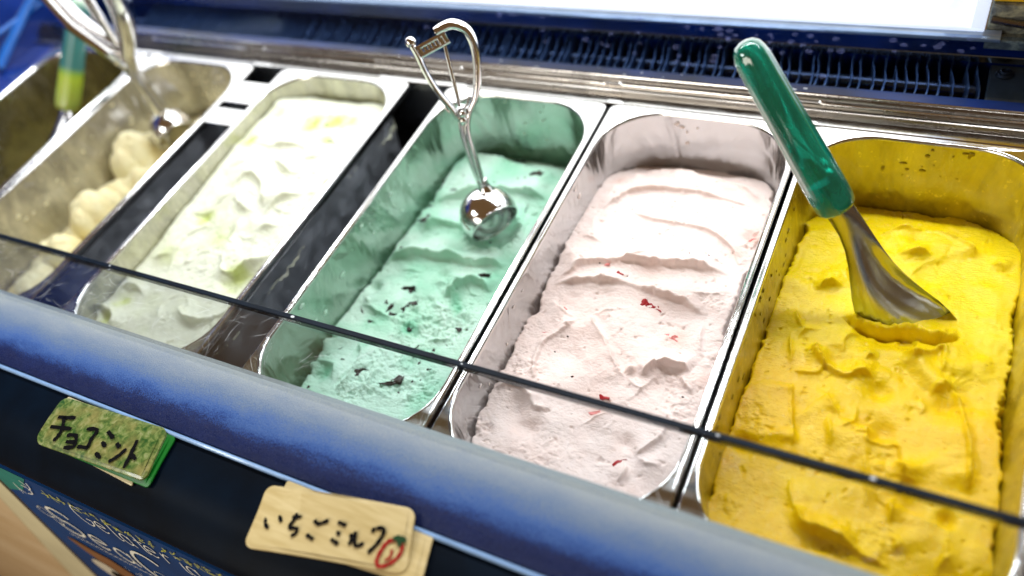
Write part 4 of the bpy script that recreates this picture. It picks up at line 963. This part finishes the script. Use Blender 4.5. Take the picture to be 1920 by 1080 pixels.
card('backing_card', 'pale wooden card behind the strawberry milk card with its corners showing', [(-.0575, -.0480), (.0500, -.0475), (.0570, -.0760), (-.0500, -.0850)], .003, .0012, lambda x, y: zs(x, y) + .0014, M['wcard'], group=None)
WOOD = [[(-0.053, -0.073), (-0.051, -0.078), (-0.047, -0.08)], [(-0.045, -0.071), (-0.041, -0.074)], [(-0.036, -0.069), (-0.03, -0.067)], [(-0.034, -0.066), (-0.034, -0.07), (-0.034, -0.075), (-0.029, -0.074), (-0.028, -0.077), (-0.03, -0.079)], [(-0.021, -0.066), (-0.017, -0.067), (-0.012, -0.063)], [(-0.021, -0.075), (-0.015, -0.076)], [(-0.006, -0.062), (-0.0, -0.062)], [(-0.004, -0.067), (-0.001, -0.068)], [(-0.005, -0.072), (0.001, -0.073)], [(0.005, -0.065), (0.007, -0.068), (0.007, -0.071)], [(0.007, -0.063), (0.011, -0.07), (0.015, -0.067)], [(0.017, -0.057), (0.017, -0.06)], [(0.018, -0.057), (0.023, -0.056), (0.023, -0.063), (0.02, -0.071)]]
zw = lambda x, y: .0225 + .0030 * float(sst((y + .075) / .03)) + .0016 * math.sin((x + .06) * 40)
BERRY = [(0.033, -0.0585), (0.0375, -0.0605), (0.038, -0.066), (0.0345, -0.072), (0.030, -0.075), (0.0270, -0.0725), (0.0268, -0.066), (0.0285, -0.061), (.0325, -.0588)]
card('strawberry_milk_card', 'pale wooden card handwritten with strawberry milk in Japanese and a red berry drawing', [(-.0655, -.0570), (.0345, -.0385), (.0465, -.0730), (-.0565, -.0950)], .006, .0014, zw, M['wcard'],
     [('lettering', [ribbon(l, .0023, zw) for l in WOOD], ink), ('berry_drawing', [ribbon(BERRY, .0022, zw), ribbon([(.0325, -.064), (.0335, -.068), (.0315, -.071)], .0015, zw)], redink),
      ('berry_leaves', [ribbon([(.0305, -.0590), (.0345, -.0570), (.0385, -.0575)], .0030, lambda x, y: zw(x, y) + .0002), ribbon([(.0340, -.0580), (.0365, -.0610)], .0030, lambda x, y: zw(x, y) + .0002)], greenink)])

# ------------------------------------------------------------------ poster board under the shelf
PB = thing('poster_board', 'blue shop poster with white gelateria lettering below the dark shelf', 'poster', (-.1, -.12, -.1))
dn = Vector((0, -.115, -1)).normalized(); no = Vector((0, -1, .115)).normalized(); P0 = Vector((0, -.107, 0))
def pp(x, d, h=0.0):
    q = P0 + dn * d + no * h + Vector((x, 0, 0)); return (q.x + .1, q.y + .12, q.z + .1)
def pflat(name, polys, m, h, th=.0):
    V, F = [], []
    for pl in polys:
        o = len(V); n = len(pl)
        V += [pp(x, d, h) for x, d in pl]
        F.append(tuple(range(o, o + n)))
        if th:
            V += [pp(x, d, h - th) for x, d in pl]
            F.append(tuple(range(o + n, o + 2 * n))[::-1]); F += [(o + i, o + (i + 1) % n, o + n + (i + 1) % n, o + n + i) for i in range(n)]
    me = mesh(name, V, F); 
    if th: recalc(me)
    return obj(name, me, m, PB)
blue = plain('poster_blue', (.003, .045, .17), .5, spec=.15, var=.25, nscale=9)
pflat('board', [[(-.344, .012), (.45, .012), (.45, .60), (-.43, .60)]], blue, 0, .004)
pflat('border', [[(-.372, .012), (-.3443, .012), (-.4303, .60), (-.560, .60)]], plain('cream_border', (.60, .56, .36), .5, var=.1, nscale=14), .0016, .007)
pflat('border_lip', [[(-.378, .012), (-.3723, .012), (-.5605, .60), (-.572, .60)]], plain('cream_lip', (.42, .37, .22), .5), .0006, .006)
pflat('teal_patch', [[(-.343, .013), (-.286, .013), (-.318, .046), (-.350, .062)]], plain('poster_teal', (.01, .20, .17), .45), .0004)
white = plain('poster_white', (.80, .82, .74), .5, var=.05); yel = plain('poster_yellow', (.50, .52, .08), .5, var=.4, nscale=300)
def plines(name, lines, w, m, h=.0008):
    V, F = [], []
    for l in lines:
        ww = w
        if isinstance(l, tuple): l, ww = l
        v, f = ribbon(l, ww, lambda x, y: 0, 5)
        o = len(V); V += [pp(x, y, h) for x, y, _ in v]; F += [tuple(i + o for i in t) for t in f]
    return obj(name, mesh(name, V, F), m, PB)
def arc(cx, cy, rx, ry, a0, a1, n=9): return [(cx + rx * math.cos(math.radians(a0 + (a1 - a0) * i / n)), cy - ry * math.sin(math.radians(a0 + (a1 - a0) * i / n))) for i in range(n + 1)]
def glyph(ch, x, y, w, h):    # baseline y (d grows downwards), x left
    xh = h * .56
    if ch == 'G': return [arc(x + w * .5, y - h * .5, w * .5, h * .5, 50, 330, 14) + [(x + w * .98, y - h * .40), (x + w * .62, y - h * .40)]]
    if ch == 'e': return [[(x + w * .08, y - xh * .52), (x + w * .9, y - xh * .58)] , arc(x + w * .5, y - xh * .5, w * .45, xh * .5, 10, 320, 12)]
    if ch == 'l': return [[(x + w * .4, y - h * 1.02), (x + w * .35, y - h * .3), (x + w * .5, y), (x + w * .8, y - h * .05)]]
    if ch == 'a': return [arc(x + w * .45, y - xh * .5, w * .42, xh * .5, 30, 380, 12), [(x + w * .88, y - xh * 1.0), (x + w * .86, y - xh * .3), (x + w * 1.05, y)]]
    if ch == 't': return [[(x + w * .45, y - h * .9), (x + w * .42, y - h * .15), (x + w * .65, y), (x + w * .85, y - h * .08)], [(x + w * .1, y - xh * 1.05), (x + w * .85, y - xh * 1.1)]]
    if ch == 'r': return [[(x + w * .25, y - xh), (x + w * .28, y)], [(x + w * .28, y - xh * .6), (x + w * .55, y - xh), (x + w * .9, y - xh * .9)]]
    if ch == 'i': return [[(x + w * .45, y - xh), (x + w * .42, y - xh * .2), (x + w * .75, y)], [(x + w * .44, y - h * .82), (x + w * .52, y - h * .78)]]
    if ch == 'S': return [arc(x + w * .55, y - h * .75, w * .40, h * .25, 20, 250, 9) + arc(x + w * .45, y - h * .27, w * .42, h * .27, 70, -170, 11)]
    if ch == 'C': return [arc(x + w * .55, y - h * .5, w * .55, h * .5, 40, 320, 14)]
    return []
tl_ = []
for ch, x in zip('Gelateria', (-.2460, -.2270, -.2110, -.2000, -.1830, -.1750, -.1590, -.1420, -.1330)):
    tl_ += glyph(ch, x, .0480, .0165 if ch == 'G' else .0120, .027)
plines('lettering', tl_, .0013, white)
tl_ = [(l, .0030) for l in glyph('S', -.3120, .0985, .036, .040)] + [(l, .0024) for l in glyph('e', -.2720, .0985, .0220, .034)] + [(l, .0024) for l in glyph('a', -.2440, .1010, .0220, .034)] + [(l, .0034) for l in glyph('C', -.2160, .108, .034, .044)]
plines('lettering', tl_, .0028, white)
plines('flourish', [arc(-.318, .077, .008, .007, 0, 500, 22), arc(-.308, .085, .005, .006, 60, 400, 16), arc(-.196, .100, .009, .008, 0, 560, 26), arc(-.190, .108, .005, .005, 0, 400, 14)], .0011, white)
wv = [(-.312 + i * .0028, .1065 + .0014 * (i % 2) + (i * .0028) * .04) for i in range(60)]
plines('wavy_line', [wv], .0010, white)
# small yellow handwriting-like print along the top
gl = []
rp = random.Random(4)
for i in range(22):
    x = -.272 + i * .0115; y = .0235 - .0006 * i * .4
    for k in range(4):
        a = rp.choice([0, 0, math.pi / 2, .7, 2.3]); cx = x + rp.uniform(-.003, .003); cy = y + rp.uniform(-.0045, .0045); l_ = rp.uniform(.002, .0042)
        gl.append([(cx - math.cos(a) * l_, cy - math.sin(a) * l_), (cx + rp.uniform(-.0008, .0008), cy + rp.uniform(-.0008, .0008)), (cx + math.cos(a) * l_, cy + math.sin(a) * l_)])
plines('small_print', gl, .0011, yel, .0010)
plines('small_print', [[(-.298, .008 + .012), (-.294, .026)], [(-.288, .018), (-.292, .028), (-.299, .034)], [(-.305, .030), (-.296, .031), (-.300, .040), (-.309, .044)], [(-.318, .034), (-.320, .050)], [(-.319, .042), (-.312, .046)]], .0012, white, .0012)
pflat('brown_shape', [[(-.3330, .1270), (-.3200, .1240), (-.3000, .1300), (-.2800, .1310), (-.2620, .1420), (-.2500, .1600), (-.2450, .1800), (-.2600, .1950), (-.2850, .1850), (-.3050, .1620), (-.3220, .1450)]], plain('poster_brown', (.22, .10, .04), .5), .0009)
pflat('cream_oval', [arc(-.312, .172, .020, .016, 0, 348, 20)], plain('poster_cream', (.62, .58, .46), .5), .0013)
pflat('dark_oval', [arc(-.298, .178, .013, .013, 0, 348, 16)], ink, .0016)
dots = []
for i in range(40):
    x = -.265 + rp.uniform(0, .12); y = .124 + rp.uniform(0, .03); dots.append([(x, y), (x + .0015, y + .0012)])
plines('small_marks', dots, .0010, white)
